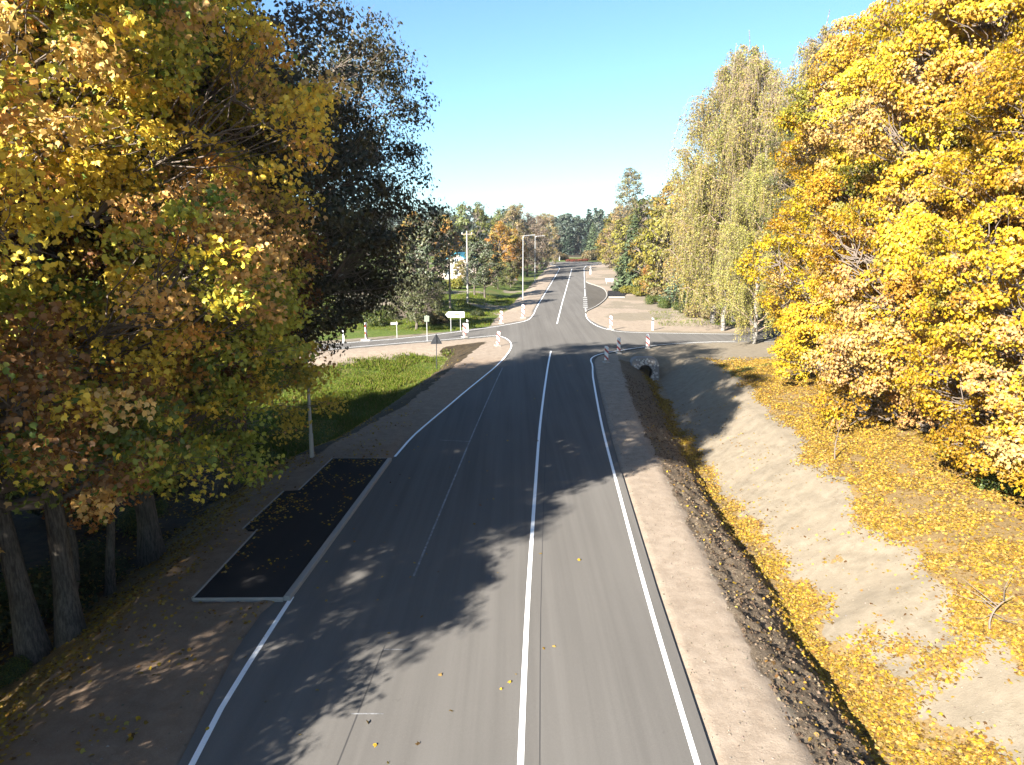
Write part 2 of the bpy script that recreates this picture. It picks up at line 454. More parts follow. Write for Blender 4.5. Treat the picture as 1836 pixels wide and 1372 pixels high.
def stripes(name, lines, mat, off=ROAD + .004, kind='structure'):
    Vs = []; Fs = []; n = 0
    for line, w in lines:
        p = resample(line, 1.5)
        T = np.gradient(p, axis=0); T /= np.linalg.norm(T, axis=1, keepdims=True) + 1e-9
        N = np.stack([-T[:, 1], T[:, 0]], 1) * w / 2
        for q in (p + N, p - N): Vs.append(np.column_stack([q, P(q[:, 1]) + off]))
        k = len(p); i = np.arange(k - 1); Fs.append(np.stack([i + k, i + k + 1, i + 1, i], 1) + n); n += 2 * k
    me = new_mesh(name, np.concatenate(Vs), [np.concatenate(Fs)], [mat])
    return tag(link(name, me), kind=kind)

# ------------------------------------------------------------------ ground
def axis(parts):
    out = []
    for a, b, s in parts: out += list(np.arange(a, b, s))
    return np.array(out)
us = np.concatenate([-np.geomspace(1400, 26, 34), axis([(-25.5, -13, .4), (-13, 17, .17), (17, 30, .4)]), np.geomspace(30, 1400, 36)])
ys = np.concatenate([axis([(-60, 8, 2), (8, 62, .19), (62, 84, .4), (84, 130, .8), (130, 300, 2.5)]), np.geomspace(300, 2600, 40)])
Ug, Yg = np.meshgrid(us, ys)
Xg = Ug + C(Yg)
Zg = P(Yg) + land(Xg, Yg)
ins = inside(main_poly, Xg, Yg) | inside(bay_poly, Xg, Yg) | inside(plat_poly, Xg, Yg) | inside(far_plat, Xg, Yg)
Vn = -Ug
dn = Yg - left_near_edge(Xg)
# masks
N1 = fbm(Xg * .5, Yg * .5); N2 = fbm(Xg * 1.3 + 9, Yg * 1.3 + 4); N3 = fbm(Xg * .12 + 3, Yg * .12)
near = (Yg < 61)
inner = sm(5.7, 6.1, Ug + (N2 - .5) * .8) * (1 - sm(8.3, 9.0, Ug)) * (1 - sm(61, 62.5, Yg))
clods = inner * np.where(near, 1, 0)
Zg = Zg + clods * (fbm(Xg * 2.2, Yg * 2.2) - .5) * .24 + clods * (fbm(Xg * 4.6 + 3, Yg * 3.6) - .5) * .26
sandz = sm(8.6, 9.6, Ug) * (1 - sm(12.5, 13.5, Ug)) * near
Zg = Zg + sandz * (fbm(Xg * 1.1, Yg * .6 + 5) - .5) * .22 + sandz * (N2 - .5) * .07
rough = sm(12.8, 14, np.abs(Ug)) * np.where((Yg > 63) & (Yg < 84), 0, 1) * (Yg < 130)
Zg = Zg + rough * (N1 - .5) * .25
shoulder = ((Ug > 3.9) & (Ug < 6)) | ((Ug < -3.9) & (Ug > -9.5))
Zg = Zg + shoulder * (~ins) * (N2 - .5) * .03
lb = 9.75 - .55 * (N1 - .5) * 2 + np.interp(Yg, [8, 14, 18, 24, 40, 60], [.7, .25, -.1, -.6, -.8, -.8]) + (N2 - .5) * 1.3
def leafmask():
    r = sm(7.9, 8.4, Ug) * (1 - sm(lb - .15, lb + .15, Ug)) * near * (Ug > 0)
    patch = .9 * sm(.69, .73, fbm(Xg * .55 + 20, Yg * .55 + 11) * .7 + N2 * .3) * (Ug > 9) * (Ug < 11.9) * (Yg < 24)
    top = 12.35 + np.interp(Yg, [10, 24, 36, 46, 56], [-.2, 0, .8, 1.3, 1.2]) + (N1 - .5) * 1.6 + (N2 - .5) * .8
    up = sm(top - .2, top + .25, Ug) * (1 - sm(58, 63, Yg))
    v = -Ug
    l = sm(10.4, 12.6, v + (N2 - .5) * 3.5) * (Yg < 46) * .8
    l = l * (1 - sm(13.5, 16, v) * .6)
    return np.clip(np.maximum.reduce([r, patch, up, l * (Ug < 0)]), 0, 1)
LM = leafmask()
grass = np.zeros_like(Ug)
fld = (Ug < 0) * sm(37, 41, Yg + (N1 - .5) * 4) * (1 - sm(-6.6, -4.2, dn + (N1 - .5) * 3.5)) * sm(10.6, 12.2, Vn + np.interp(Yg, [36, 45, 60], [-.5, .6, 1.7]) + (N2 - .5) * 1.2)
grass = np.maximum(grass, fld)
lf = (Ug < 0) * sm(5.5, 8.5, dn) * sm(7.4, 8.2, Vn + (N2 - .5) * 1.0) * np.where(Yg > 300, 0, 1)
lf = lf * (1 - .75 * sm(.52, .66, N3) * (Yg > 95))
grass = np.maximum(grass, lf)
grass = np.maximum(grass, .8 * sm(235, 262, Yg) * (1 - sm(300, 330, Yg)))
_late = sm(300, 330, Yg)
grass = np.maximum(grass, .75 * (Ug > 0) * sm(17, 21, Ug + (N1 - .5) * 5) * (Yg > 84))
grass = np.maximum(grass, .40 * (Ug > 0) * sm(9, 13, Ug + (N1 - .5) * 5) * (Yg > 160))
grass = np.maximum(grass, .62 * (Ug > 0) * sm(12.2, 14, Ug) * (N1 > .55) * (Yg > 50) * (Yg < 62))
soil = (Ug < 0) * sm(12.6, 14.2, Vn + (N2 - .5) * 1.5) * (1 - sm(36, 42, Yg))
bank = (Ug < 0) * sm(9.2, 10.0, Vn + np.interp(Yg, [36, 45, 60, 72], [-1.0, .9, 2.2, 3.0]) + (N2 - .5) * .8) * (Yg > 34) * (Yg < 72) * (1 - sm(-4, -2, dn)) * (1 - sm(9.6, 11.2, Vn + (N1 - .5) * 3) * sm(50, 57, Yg))
soil = np.maximum(soil, bank)
soil = np.maximum(soil, (np.abs(Ug) > 45) * .7)
soil = np.maximum(soil, _late); grass = grass * (1 - _late)
soil = np.maximum(soil, (Ug > 0) * sm(20, 24, Ug) * (Yg < 61) * .55)
pink = ((Ug > 3.5) & (Ug < 6.0) & (Yg < 64)) * 1.0 + ((Ug < -3.5) & (dn < 1) & (Vn < 22)) * 1.0
pink = np.maximum(pink, ((Ug < 0) & (Yg > 85) & (Vn < 9)) * 1.0)
pink = np.maximum(pink, ((Ug > 0) & (Yg > 79) & (Ug < 22)) * (.35 + .6 * sm(.4, .6, N3)))
grass = np.where(fld > 0, np.maximum(grass * (1 - .0 * soil), 0), grass)
soil = np.where(fld > .5, 0, soil)
Zg = np.where(ins, P(Yg) - .10, Zg)
ny, nx = Ug.shape
idx = np.arange(nx * ny).reshape(ny, nx)
Fg = np.stack([idx[:-1, :-1], idx[:-1, 1:], idx[1:, 1:], idx[1:, :-1]], -1).reshape(-1, 4)
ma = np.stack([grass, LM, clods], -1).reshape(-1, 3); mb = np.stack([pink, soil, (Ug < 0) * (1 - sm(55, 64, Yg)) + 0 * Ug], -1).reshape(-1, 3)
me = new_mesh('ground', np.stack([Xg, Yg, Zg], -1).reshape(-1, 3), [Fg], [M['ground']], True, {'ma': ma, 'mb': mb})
tag(link('ground', me), kind='structure')

# ------------------------------------------------------------------ road surfaces, joints and markings
tag(sheet('road', main_poly, ROAD, M['asphalt']), kind='structure')
tag(sheet('bus_bay', bay_poly, ROAD - .006, M['asphalt_bay']), kind='structure')
C_L = [cu(0, y) for y in np.arange(-30, 64.5, 2)] + [cu(0, 65.4)]
C_F = [cu(0, y) for y in np.arange(86, 215, 3)]
R_L = [cu(3.5, y) for y in np.arange(-30, 57, 3)] + pts([(1062.5, 655), (1059, 648), (1060, 643), (1066, 639), (1076, 635.5), (1092, 632), (1113, 629), (1140, 624.5), (1185, 618.5), (1259, 614), (1318, 612.5)])
RF = pts([(1330, 600), (1163, 597.5), (1120, 596), (1097, 593.5), (1074, 587), (1060, 579), (1052, 571), (1050, 563)])
RF2 = [cu(3.5, y) for y in (97, 100)]
R_F = pts([(1048.5, 503)]) + [cu(3.5, y) for y in (175, 190, 205, 214)] + [(22.8, 226.5), (27.6, 237), (35, 246), (46, 254), (62, 260)]
L_near = pts([(345, 1372), (397, 1272), (446, 1192), (524, 1072)])
L_near = [cu(-4.9, 0), cu(-6.0, 6)] + L_near
L_bay = smooth_line(pts([(708, 820), (738, 785), (764, 762), (800, 732), (835, 702), (866, 677), (888, 659), (903, 644), (914, 630), (918, 619), (913, 611), (903, 605), (888, 602)]), 1)
L_thin = [cu(-3.6, y) for y in np.arange(21, 59, 3)]
L_far = smooth_line(pts([(600, 617), (740, 606), (824, 595), (884, 587), (925, 580), (945, 575.5), (952, 570), (958, 562)]) + [cu(-3.5, y) for y in (100, 111, 130, 160, 190, 214)] + [(13.7, 227), (12.2, 236)], 1)
L_near2 = pts([(888, 602), (862, 604.5), (800, 609.5), (728, 615), (640, 622.5), (560, 630)])
tag(link('centre_line', stripe('centre_line', C_L, .13, M['paint'])), kind='structure')
stripes('road_markings', [(C_F, .13), (smooth_line(R_L, 1), .12), (smooth_line(RF, 1), .12), (R_F, .12), (L_near, .13), (L_bay, .12), (L_far, .12), (L_near2, .10),
        ([cu(3.5, y) for y in (99, 103)], .12),
        ([cu(3.5, y) for y in (122, 138)], .12), ([cu(3.5, y) for y in (141, 166)], .10)]
        + [([cu(3.2, y), cu(3.85, y)], .38) for y in (104.5, 107.3, 110.2, 113.2, 116.3, 119.5)], M['paint'])
stripes('faint_markings', [(L_thin, .07), ([cu(-3.75, 14.2), cu(-3.05, 14.2)], .04), ([cu(-3.6, 16.8), cu(-3.0, 16.8)], .04), ([cu(-3.6, 36.5), cu(-5.2, 36.8)], .05)], M['paint_thin'], ROAD + .006)
stripes('road_joint', [([cu(.38, y) for y in np.arange(-20, 60, 3)], .022), ([cu(-3.62, y) for y in np.arange(8, 20, 3)], .03), (pts([(1056, 640), (1049, 621), (1046, 600)]), .03), (bay_poly[-5:], .05)], M['seam'], ROAD + .0025)
# bus bay edge kerb (concrete)
kerb = resample(smooth_line(bay_poly[:10], 1), 1.0)
g = Geo()
T = np.gradient(kerb, axis=0); T /= np.linalg.norm(T, axis=1, keepdims=True); N = np.stack([-T[:, 1], T[:, 0]], 1)
sec = [(-.0, -.1), (-.0, .10), (.03, .13), (.17, .13), (.20, .10), (.20, -.1)]
def sweep(g, p, N, sec, zf):
    V = []; k = len(sec)
    for q, n in zip(p, N):
        for a, z in sec: V.append((q[0] + n[0] * a, q[1] + n[1] * a, zf(q[0], q[1]) + z))
    idx = np.arange(len(p) * k).reshape(len(p), k); a = idx[:-1]; c = idx[1:]
    g.add(V, np.stack([a, np.roll(a, -1, 1), np.roll(c, -1, 1), c], -1).reshape(-1, 4), idx[0][::-1][None], idx[-1][None])
sweep(g, kerb, -N, sec, lambda x, y: float(P(y)))
tag(g.build('kerb', M['concrete']), kind='structure')

# ------------------------------------------------------------------ near bus platform: kerbed black asphalt slab
pl = thing('bus_platform', 'black asphalt waiting platform with pale kerb beside the widened left lane', 'bus platform', (float(C(28)) - 8.5, 28, float(P(28))))
def rel(o, parent):
    o.parent = parent; o.matrix_parent_inverse = Matrix.Translation(parent.location).inverted(); return o
rel(sheet('surface', plat_poly, .145, M['asphalt_dark'], .3), pl)
def polykerb(name, p, w, h, parent, mat='concrete', side=1, bev=.02):
    p = resample(p, .95); T = np.gradient(p, axis=0); T /= np.linalg.norm(T, axis=1, keepdims=True) + 1e-9
    N = np.stack([-T[:, 1], T[:, 0]], 1) * side; g = Geo()
    sweep(g, p, N, [(0, -.15), (0, h - bev), (bev, h), (w - bev, h), (w, h - bev), (w, -.15)], lambda x, y: float(P(y)))
    o = g.build(name, M[mat]); return rel(o, parent)
k0, k1 = plat_poly[0], plat_poly[1]
polykerb('road_kerb', [k0, k1], .20, .175, pl, side=-1)
polykerb('edging', [plat_poly[7], plat_poly[6]], .08, .165, pl)
polykerb('edging', [plat_poly[5], plat_poly[4]], .08, .165, pl)
polykerb('edging', [plat_poly[3], plat_poly[2]], .08, .165, pl)
polykerb('edging', [plat_poly[0], plat_poly[7]], .07, .155, pl)
polykerb('edging', [plat_poly[2], (plat_poly[1][0] - .1, plat_poly[1][1])], .06, .155, pl)

fp = thing('bus_platform', 'small dark waiting platform on sand beside the far bus bay', 'bus platform', (float(C(140)) + 9, 140, float(P(140))))
rel(sheet('surface', far_plat, .12, M['asphalt_dark'], .25), fp)
polykerb('edging', [far_plat[-1], far_plat[0]], .25, .16, fp)

# ------------------------------------------------------------------ culvert under the right-hand side road
hx, hy = 11.2, 60.2
hz = float(P(hy)) - 1.5
cv = thing('culvert', 'fieldstone headwall round a dark round pipe at the ditch end', 'culvert', (hx, hy, hz))
g = Geo()
R0 = .56; n = 24
ang = [PI * 2 * i / n for i in range(n)]
cz = .62
outer = []
for a in ang:
    dx, dz = math.cos(a), math.sin(a)
    k = min(1.15 / max(abs(dx), 1e-6), (1.15 if dz > 0 else 1.0) / max(abs(dz), 1e-6)); k = min(k, 1.42)
    outer.append((dx * k, dz * k + cz))
innr = [(math.cos(a) * R0, math.sin(a) * R0 + cz) for a in ang]
V = [(x, -.55 + z * .38, z) for x, z in outer] + [(x, -.55 + z * .38, z) for x, z in innr] + [(x, 1.0, z) for x, z in outer]
i = np.arange(n); j = (i + 1) % n
g.add(V, np.stack([i, j, j + n, i + n], 1), np.stack([j, i, i + 2 * n, j + 2 * n], 1))
g.build('headwall', M['concrete_dark'], cv)
g = Geo()
g.tube([(0, -.62 + cz * .38, cz), (0, 2.4, cz)], R0 + .0, 24, False)
g.build('pipe', M['hole'], cv)
g = Geo(); rr = random.Random(3)
for k in range(80):
    a = rr.uniform(0, 2 * PI); q = rr.uniform(.68, 1.3); x = math.cos(a) * q * .95; z = math.sin(a) * q * .9 + cz
    if abs(x) > 1.08 or z > 1.65 or z < -.2: continue
    y = -.57 + z * .38; s = rr.uniform(.07, .13)
    V = [(x + s * math.cos(b) * rr.uniform(.8, 1.1), y - d, z + s * math.sin(b) * rr.uniform(.7, 1.1)) for d in (-.05, .03) for b in [kk * PI / 3 for kk in range(6)]]
    V = V[:6] + [(x + (p[0] - x) * .65, p[1], z + (p[2] - z) * .65) for p in V[6:]]
    ii = np.arange(6); g.add(V, np.stack([ii, (ii + 1) % 6, (ii + 1) % 6 + 6, ii + 6], 1), np.arange(6, 12)[None])
g.build('stones', simple('pale_fieldstone', (.40, .38, .35), .9, 0, .3, 3, .3), cv)

# ------------------------------------------------------------------ street furniture
def beacon_proto():
    t = thing('guide_beacon', 'x', 'traffic beacon', group='striped beacons round the junction')
    g = Geo(); g.box(-.125, .125, -.02, .02, .20, 1.15, .012); g.build('panel', M['stripe'], t)
    g = Geo(); g.box(-.19, .19, -.32, .32, 0, .09, .03); g.box(-.06, .06, -.06, .06, .09, .22); g.build('foot', M['concrete'], t)
    return t
BE = [((1087, 651), 'nearest striped beacon, in shade on the verge at the right corner', .12, 1.25),
      ((1109, 634), 'striped beacon second along the right corner, on the white line', .05, 1.25),
      ((1161, 625), 'striped beacon in shade by the side road above the culvert', -.1, 1.2),
      ((1095, 592), 'sunlit beacon on sand at the far right corner', .3, 1.35),
      ((892, 621), 'tilted beacon beside the left corner edge line', .4, 1.25),
      ((833, 606), 'white beacon on near edge of the left side road', .5, 1.3),
      ((899, 581), 'sunlit beacon between direction sign and lamp post', .3, 1.35),
      ((938, 571), 'sunlit beacon in front of the street lamp', .3, 1.5),
      ((657, 611), 'bright white beacon across the left side road beside small sign', 1.3, 1.6)]
bp = None
for (px, py), lab, rz, sc in BE:
    if bp is None: bp = beacon_proto(); o = bp
    else: o = copy_tree(bp)
    x, y = at(px, py); o.location = (x, y, height(x, y) - .01 if not inside(main_poly, np.array([x]), np.array([y]))[0] else float(P(y)) + ROAD)
    o.rotation_euler = (0, .10 if 'tilted' in lab else 0, rz); o.scale = (sc, sc, sc); o['label'] = lab
def delineator_proto():
    t = thing('delineator_post', 'x', 'marker post', group='slim white marker posts')
    g = Geo(); g.prism([(-.06, 0), (.06, 0), (.06, .92), (-.06, 1.0)], -.04, .04); g.build('post', M['white'], t)
    g = Geo(); g.prism([(-.062, .72), (.062, .70), (.062, .84), (-.062, .86)], -.042, .042); g.build('black_band', M['ink'], t)
    return t
dp = None
for (px, py), lab, sc in [((838, 596), 'tall slim marker post beside the arrow direction sign', 1.5), ((1170, 592), 'slim marker post on sand right of the far corner beacon', 1.5),
                          ((616, 614), 'slim marker post under the dark tree by left side road', 1.3), ((1058.5, 492), 'marker post at the far end of the bus bay', 2.0),
                          ((1070, 467), 'marker post on the far bend right of red bushes', 2.0), ((1003, 467), 'marker post on the far bend left of red bushes', 1.8)]:
    if dp is None: dp = delineator_proto(); o = dp
    else: o = copy_tree(dp)
    x, y = at(px, py); o.location = (x, y, height(x, y) - .02); o.scale = (sc, sc, sc * .95); o['label'] = lab

def lamp_post(label, x, y, h, arm, rz=0, base_white=1.2):
    z = height(x, y) - .05
    t = thing('street_lamp', label, 'street lamp', (x, y, z), rz, 'steel street lamps along the road')
    g = Geo(); g.tube([(0, 0, 0), (0, 0, h * .5), (0, 0, h - .35)], [.085, .065, .045], 12); g.build('pole', M['steel'], t)
    g = Geo(); g.tube([(0, 0, 0), (0, 0, base_white)], [.11, .10], 12); g.box(-.14, .14, -.14, .14, -.1, .04); g.build('base_sleeve', M['steel'], t)
    pts_ = [(0, 0, h - .36)] + [(.35 * (1 - math.cos(a)), 0, h - .36 + .35 * math.sin(a)) for a in (.3, .6, .9, 1.2, 1.5)] + [(arm, 0, h + .08)]
    g = Geo(); g.tube(pts_, .035, 8); g.build('arm', M['steel'], t)
    g = Geo(); g.box(arm - .1, arm + .55, -.13, .13, h + .03, h + .14, .03); hd = g.build('lamp_head', M['steel'], t)
    g = Geo(); g.box(arm + .05, arm + .48, -.09, .09, h + .005, h + .032); g.build('lens', M['glass'], hd)
    return t
x, y = at(560, 826, -.05); lamp_post('slender street lamp beside the black bus platform, top lost in leaves', x, y, 8.6, 1.4)
x, y = at(937.5, 539, -.3); lamp_post('street lamp standing behind a sunlit beacon left of the road', x, y, 10.2, 1.4)
x, y = at(959, 507, -.2); lamp_post('farther street lamp in front of the brown bare tree', x, y, 10.0, 1.5)

def utility(label, px, py, h, mat, arms):
    x, y = at(px, py, 0); z = height(x, y) - .1
    t = thing('utility_pole', label, 'utility pole', (x, y, z))
    g = Geo(); g.tube([(0, 0, 0), (0, 0, h)], [.16, .10], 12); g.build('pole', M[mat], t)
    g = Geo(); g.box(-.8, .8, -.05, .05, h - .55, h - .43); g.build('crossarm', M['wood_pole'], t)
    for a in (-.7, 0, .7):
        g = Geo(); g.tube([(a, 0, h - .43), (a, 0, h - .33), (a, 0, h - .25)], [.02, .05, .035], 8); g.build('insulator', M['white'], t)
utility('pale concrete utility pole before the turquoise roofed house', 838.5, 546, 10.6, 'concrete', 1)
utility('dark wooden utility pole left of the pale one', 807, 556, 9.0, 'wood_pole', 1)

# arrow direction sign
x, y = at(816, 594.5); z = height(x, y)
t = thing('direction_sign', 'white arrow-shaped direction sign on two thin posts by side road', 'direction sign', (x, y, z), rad(4))
g = Geo(); w = 2.05; hh = .62; zb = 1.55
g.prism([(-w / 2, zb + hh / 2), (-w / 2 + .28, zb), (w / 2, zb), (w / 2, zb + hh), (-w / 2 + .28, zb + hh)][::-1], -.02, .02); bd = g.build('board', M['white'], t)
g = Geo(); g.box(-.12, .55, -.026, -.0215, zb + .16, zb + .46); g.build('yellow_panel', M['yellow'], bd)
g = Geo()
for k in range(9):
    g.box(-.06 + k * .065, -.06 + k * .065 + .045, -.030, -.0265, zb + .27, zb + .27 + (.09 if k % 3 else .13))
g.build('lettering', M['ink'], bd)
for px_ in (-.45, .6):
    g = Geo(); g.tube([(px_, .06, -.2), (px_, .06, zb + hh - .05)], .035, 8); g.build('post', M['steel'], t)
# triangular sign seen from behind
x, y = at(783, 647, -.35); z = height(x, y)
t = thing('warning_sign', 'triangular road sign seen from behind on a thin post in grass', 'road sign', (x, y, z), rad(6))
zt = 2.25; sd = 1.05; top = zt + sd * .866
g = Geo()
def tri(s_, c0, bev=.06):
    h3 = s_ * .866; cx, cz_ = 0, c0
    P3 = [(-s_ / 2, cz_), (s_ / 2, cz_), (0, cz_ + h3)]; out = []
    for i in range(3):
        a, b, c = np.array(P3[i - 1]), np.array(P3[i]), np.array(P3[(i + 1) % 3])
        out += [tuple(b + (a - b) / np.linalg.norm(a - b) * bev), tuple(b + (c - b) / np.linalg.norm(c - b) * bev)]
    return out
g.prism(tri(sd, zt), -.012, .012); g.build('plate', M['signback'], t)
g = Geo(); g.box(-.36, .36, -.035, -.013, zt + .12, zt + .17); g.box(-.17, .17, -.035, -.013, zt + .48, zt + .53); g.build('bracket', M['signback'], t)
g = Geo(); g.tube([(0, -.06, -.2), (0, -.06, top - .1)], .035, 8); g.build('post', M['signback'], t)
# small sign by the apple tree
x, y = at(712, 606); z = height(x, y)
t = thing('road_sign', 'small pale rectangular sign on a post near the apple tree', 'road sign', (x, y, z), rad(10))
g = Geo(); g.box(-.62, .10, -.03, -.005, 1.35, 1.62, .008); g.build('plate', M['concrete'], t)
g = Geo(); g.tube([(0, .03, -.2), (0, .03, 1.7)], .035, 8); g.build('post', M['steel'], t)
x, y = at(766, 612); z = height(x, y)
t = thing('road_sign', 'thin post with greenish sign back standing by left side road', 'road sign', (x, y, z), rad(5))
g = Geo(); g.box(-.24, .24, -.02, 0, 1.95, 2.55, .008); g.build('plate', simple('green_grey_back', (.14, .17, .13)), t)
g = Geo(); g.tube([(0, .03, -.2), (0, .03, 2.6)], .035, 8); g.build('post', M['steel'], t)
# sandy drain slab and the small sign board of the far bay
x, y = at(1095, 509, 0); t = thing('sign_board', 'small white board standing in sand above the far platform', 'board', (x, y, height(x, y)), rad(10))
g = Geo(); g.box(-1.1, .5, -.03, .03, .55, 1.1, .01); g.build('board', M['white'], t)
for px_ in (-.9, .3):
    g = Geo(); g.tube([(px_, .06, -.2), (px_, .06, 1.0)], .04, 8); g.build('post', M['steel'], t)

# house with turquoise roof
hxx, hyy = -10.8, 158.0
hz = height(hxx, hyy)
hs = thing('house', 'pale house with a turquoise roof half hidden by trees', 'house', (hxx, hyy, hz - .2), rad(-14))
g = Geo(); g.box(-4.2, 4.2, -3.4, 3.4, 0, 3.1); g.prism([(-4.2, 3.1), (4.2, 3.1), (0, 5.6)][::1], -3.35, 3.35); g.build('wall', M['wall'], hs)
g = Geo()
for s_ in (-1, 1):
    V = [(0, -3.9, 5.95), (0, 3.9, 5.95), (s_ * 4.9, 3.9, 2.95), (s_ * 4.9, -3.9, 2.95), (0, -3.9, 5.80), (0, 3.9, 5.80), (s_ * 4.9, 3.9, 2.80), (s_ * 4.9, -3.9, 2.80)]
    g.add(V, np.array([[0, 1, 2, 3], [7, 6, 5, 4], [0, 3, 7, 4], [2, 1, 5, 6], [3, 2, 6, 7]]))
rf = g.build('roof', M['roof'], hs)
g = Geo(); g.box(.9, 1.5, .2, .8, 5.0, 6.7); g.build('chimney', M['concrete_dark'], rf)
for wx, wz in ((-2.6, 1.2), (-.6, 1.2), (2.2, 1.2), (-.55, 3.6)):
    g = Geo(); g.box(wx, wx + 1.0, -3.44, -3.36, wz, wz + 1.2); wn = g.build('window', M['white'], hs)
    g = Geo(); g.box(wx + .08, wx + .48, -3.46, -3.441, wz + .08, wz + 1.12); g.box(wx + .52, wx + .92, -3.46, -3.441, wz + .08, wz + 1.12); g.build('pane', M['glass'], wn)

# ------------------------------------------------------------------ trees
LOBED = np.array([(0, -.5, 0), (.36, -.36, -.06), (.5, .08, -.1), (.2, .12, 0), (0, .6, -.05), (-.2, .12, 0), (-.5, .08, -.1), (-.36, -.36, -.06)])
KITE = np.array([(0, -.5, 0), (.36, .0, -.07), (0, .55, 0), (-.36, .0, -.07)])
SLIM = np.array([(0, -.5, 0), (.2, .0, -.04), (0, .5, 0), (-.2, .0, -.04)])

def leaves(rng, cen, nor, size, tmpl, col):
    n = len(cen)
    nor = nor / (np.linalg.norm(nor, axis=1, keepdims=True) + 1e-9)
    r = rng.normal(size=(n, 3)); r[:, 2] -= .9
    t = np.cross(nor, np.cross(r, nor)); t /= np.linalg.norm(t, axis=1, keepdims=True) + 1e-9
    b = np.cross(nor, t)
    s = size[:, None, None]
    V = cen[:, None, :] + s * (tmpl[None, :, 0:1] * b[:, None, :] + tmpl[None, :, 1:2] * t[:, None, :] + tmpl[None, :, 2:3] * nor[:, None, :])
    k = len(tmpl)
    return V.reshape(-1, 3), np.arange(n * k).reshape(n, k), np.repeat(col, k, 0)

def unit(rng, n):
    v = rng.normal(size=(n, 3)); return v / np.linalg.norm(v, axis=1, keepdims=True)

def pal(rng, n, cols, w, jit=.15):
    c = np.array(cols)[rng.choice(len(cols), n, p=np.array(w) / sum(w))]
    return c * (1 + rng.uniform(-jit, jit, (n, 1))) * (1 + rng.uniform(-.06, .06, (n, 3)))

def limb_curves(a, b, rng, K=6, sag=.15):
    t = np.linspace(0, 1, K)[None, :, None]
    d = b - a; L = np.linalg.norm(d, axis=1)[:, None, None]
    mid = a[:, None] + d[:, None] * t
    mid[:, :, 2] += (np.sin(t * PI) * L * -sag * .5)[:, :, 0]
    mid[:, 1:-1] += rng.normal(size=(len(a), K - 2, 3)) * L * .035
    return mid

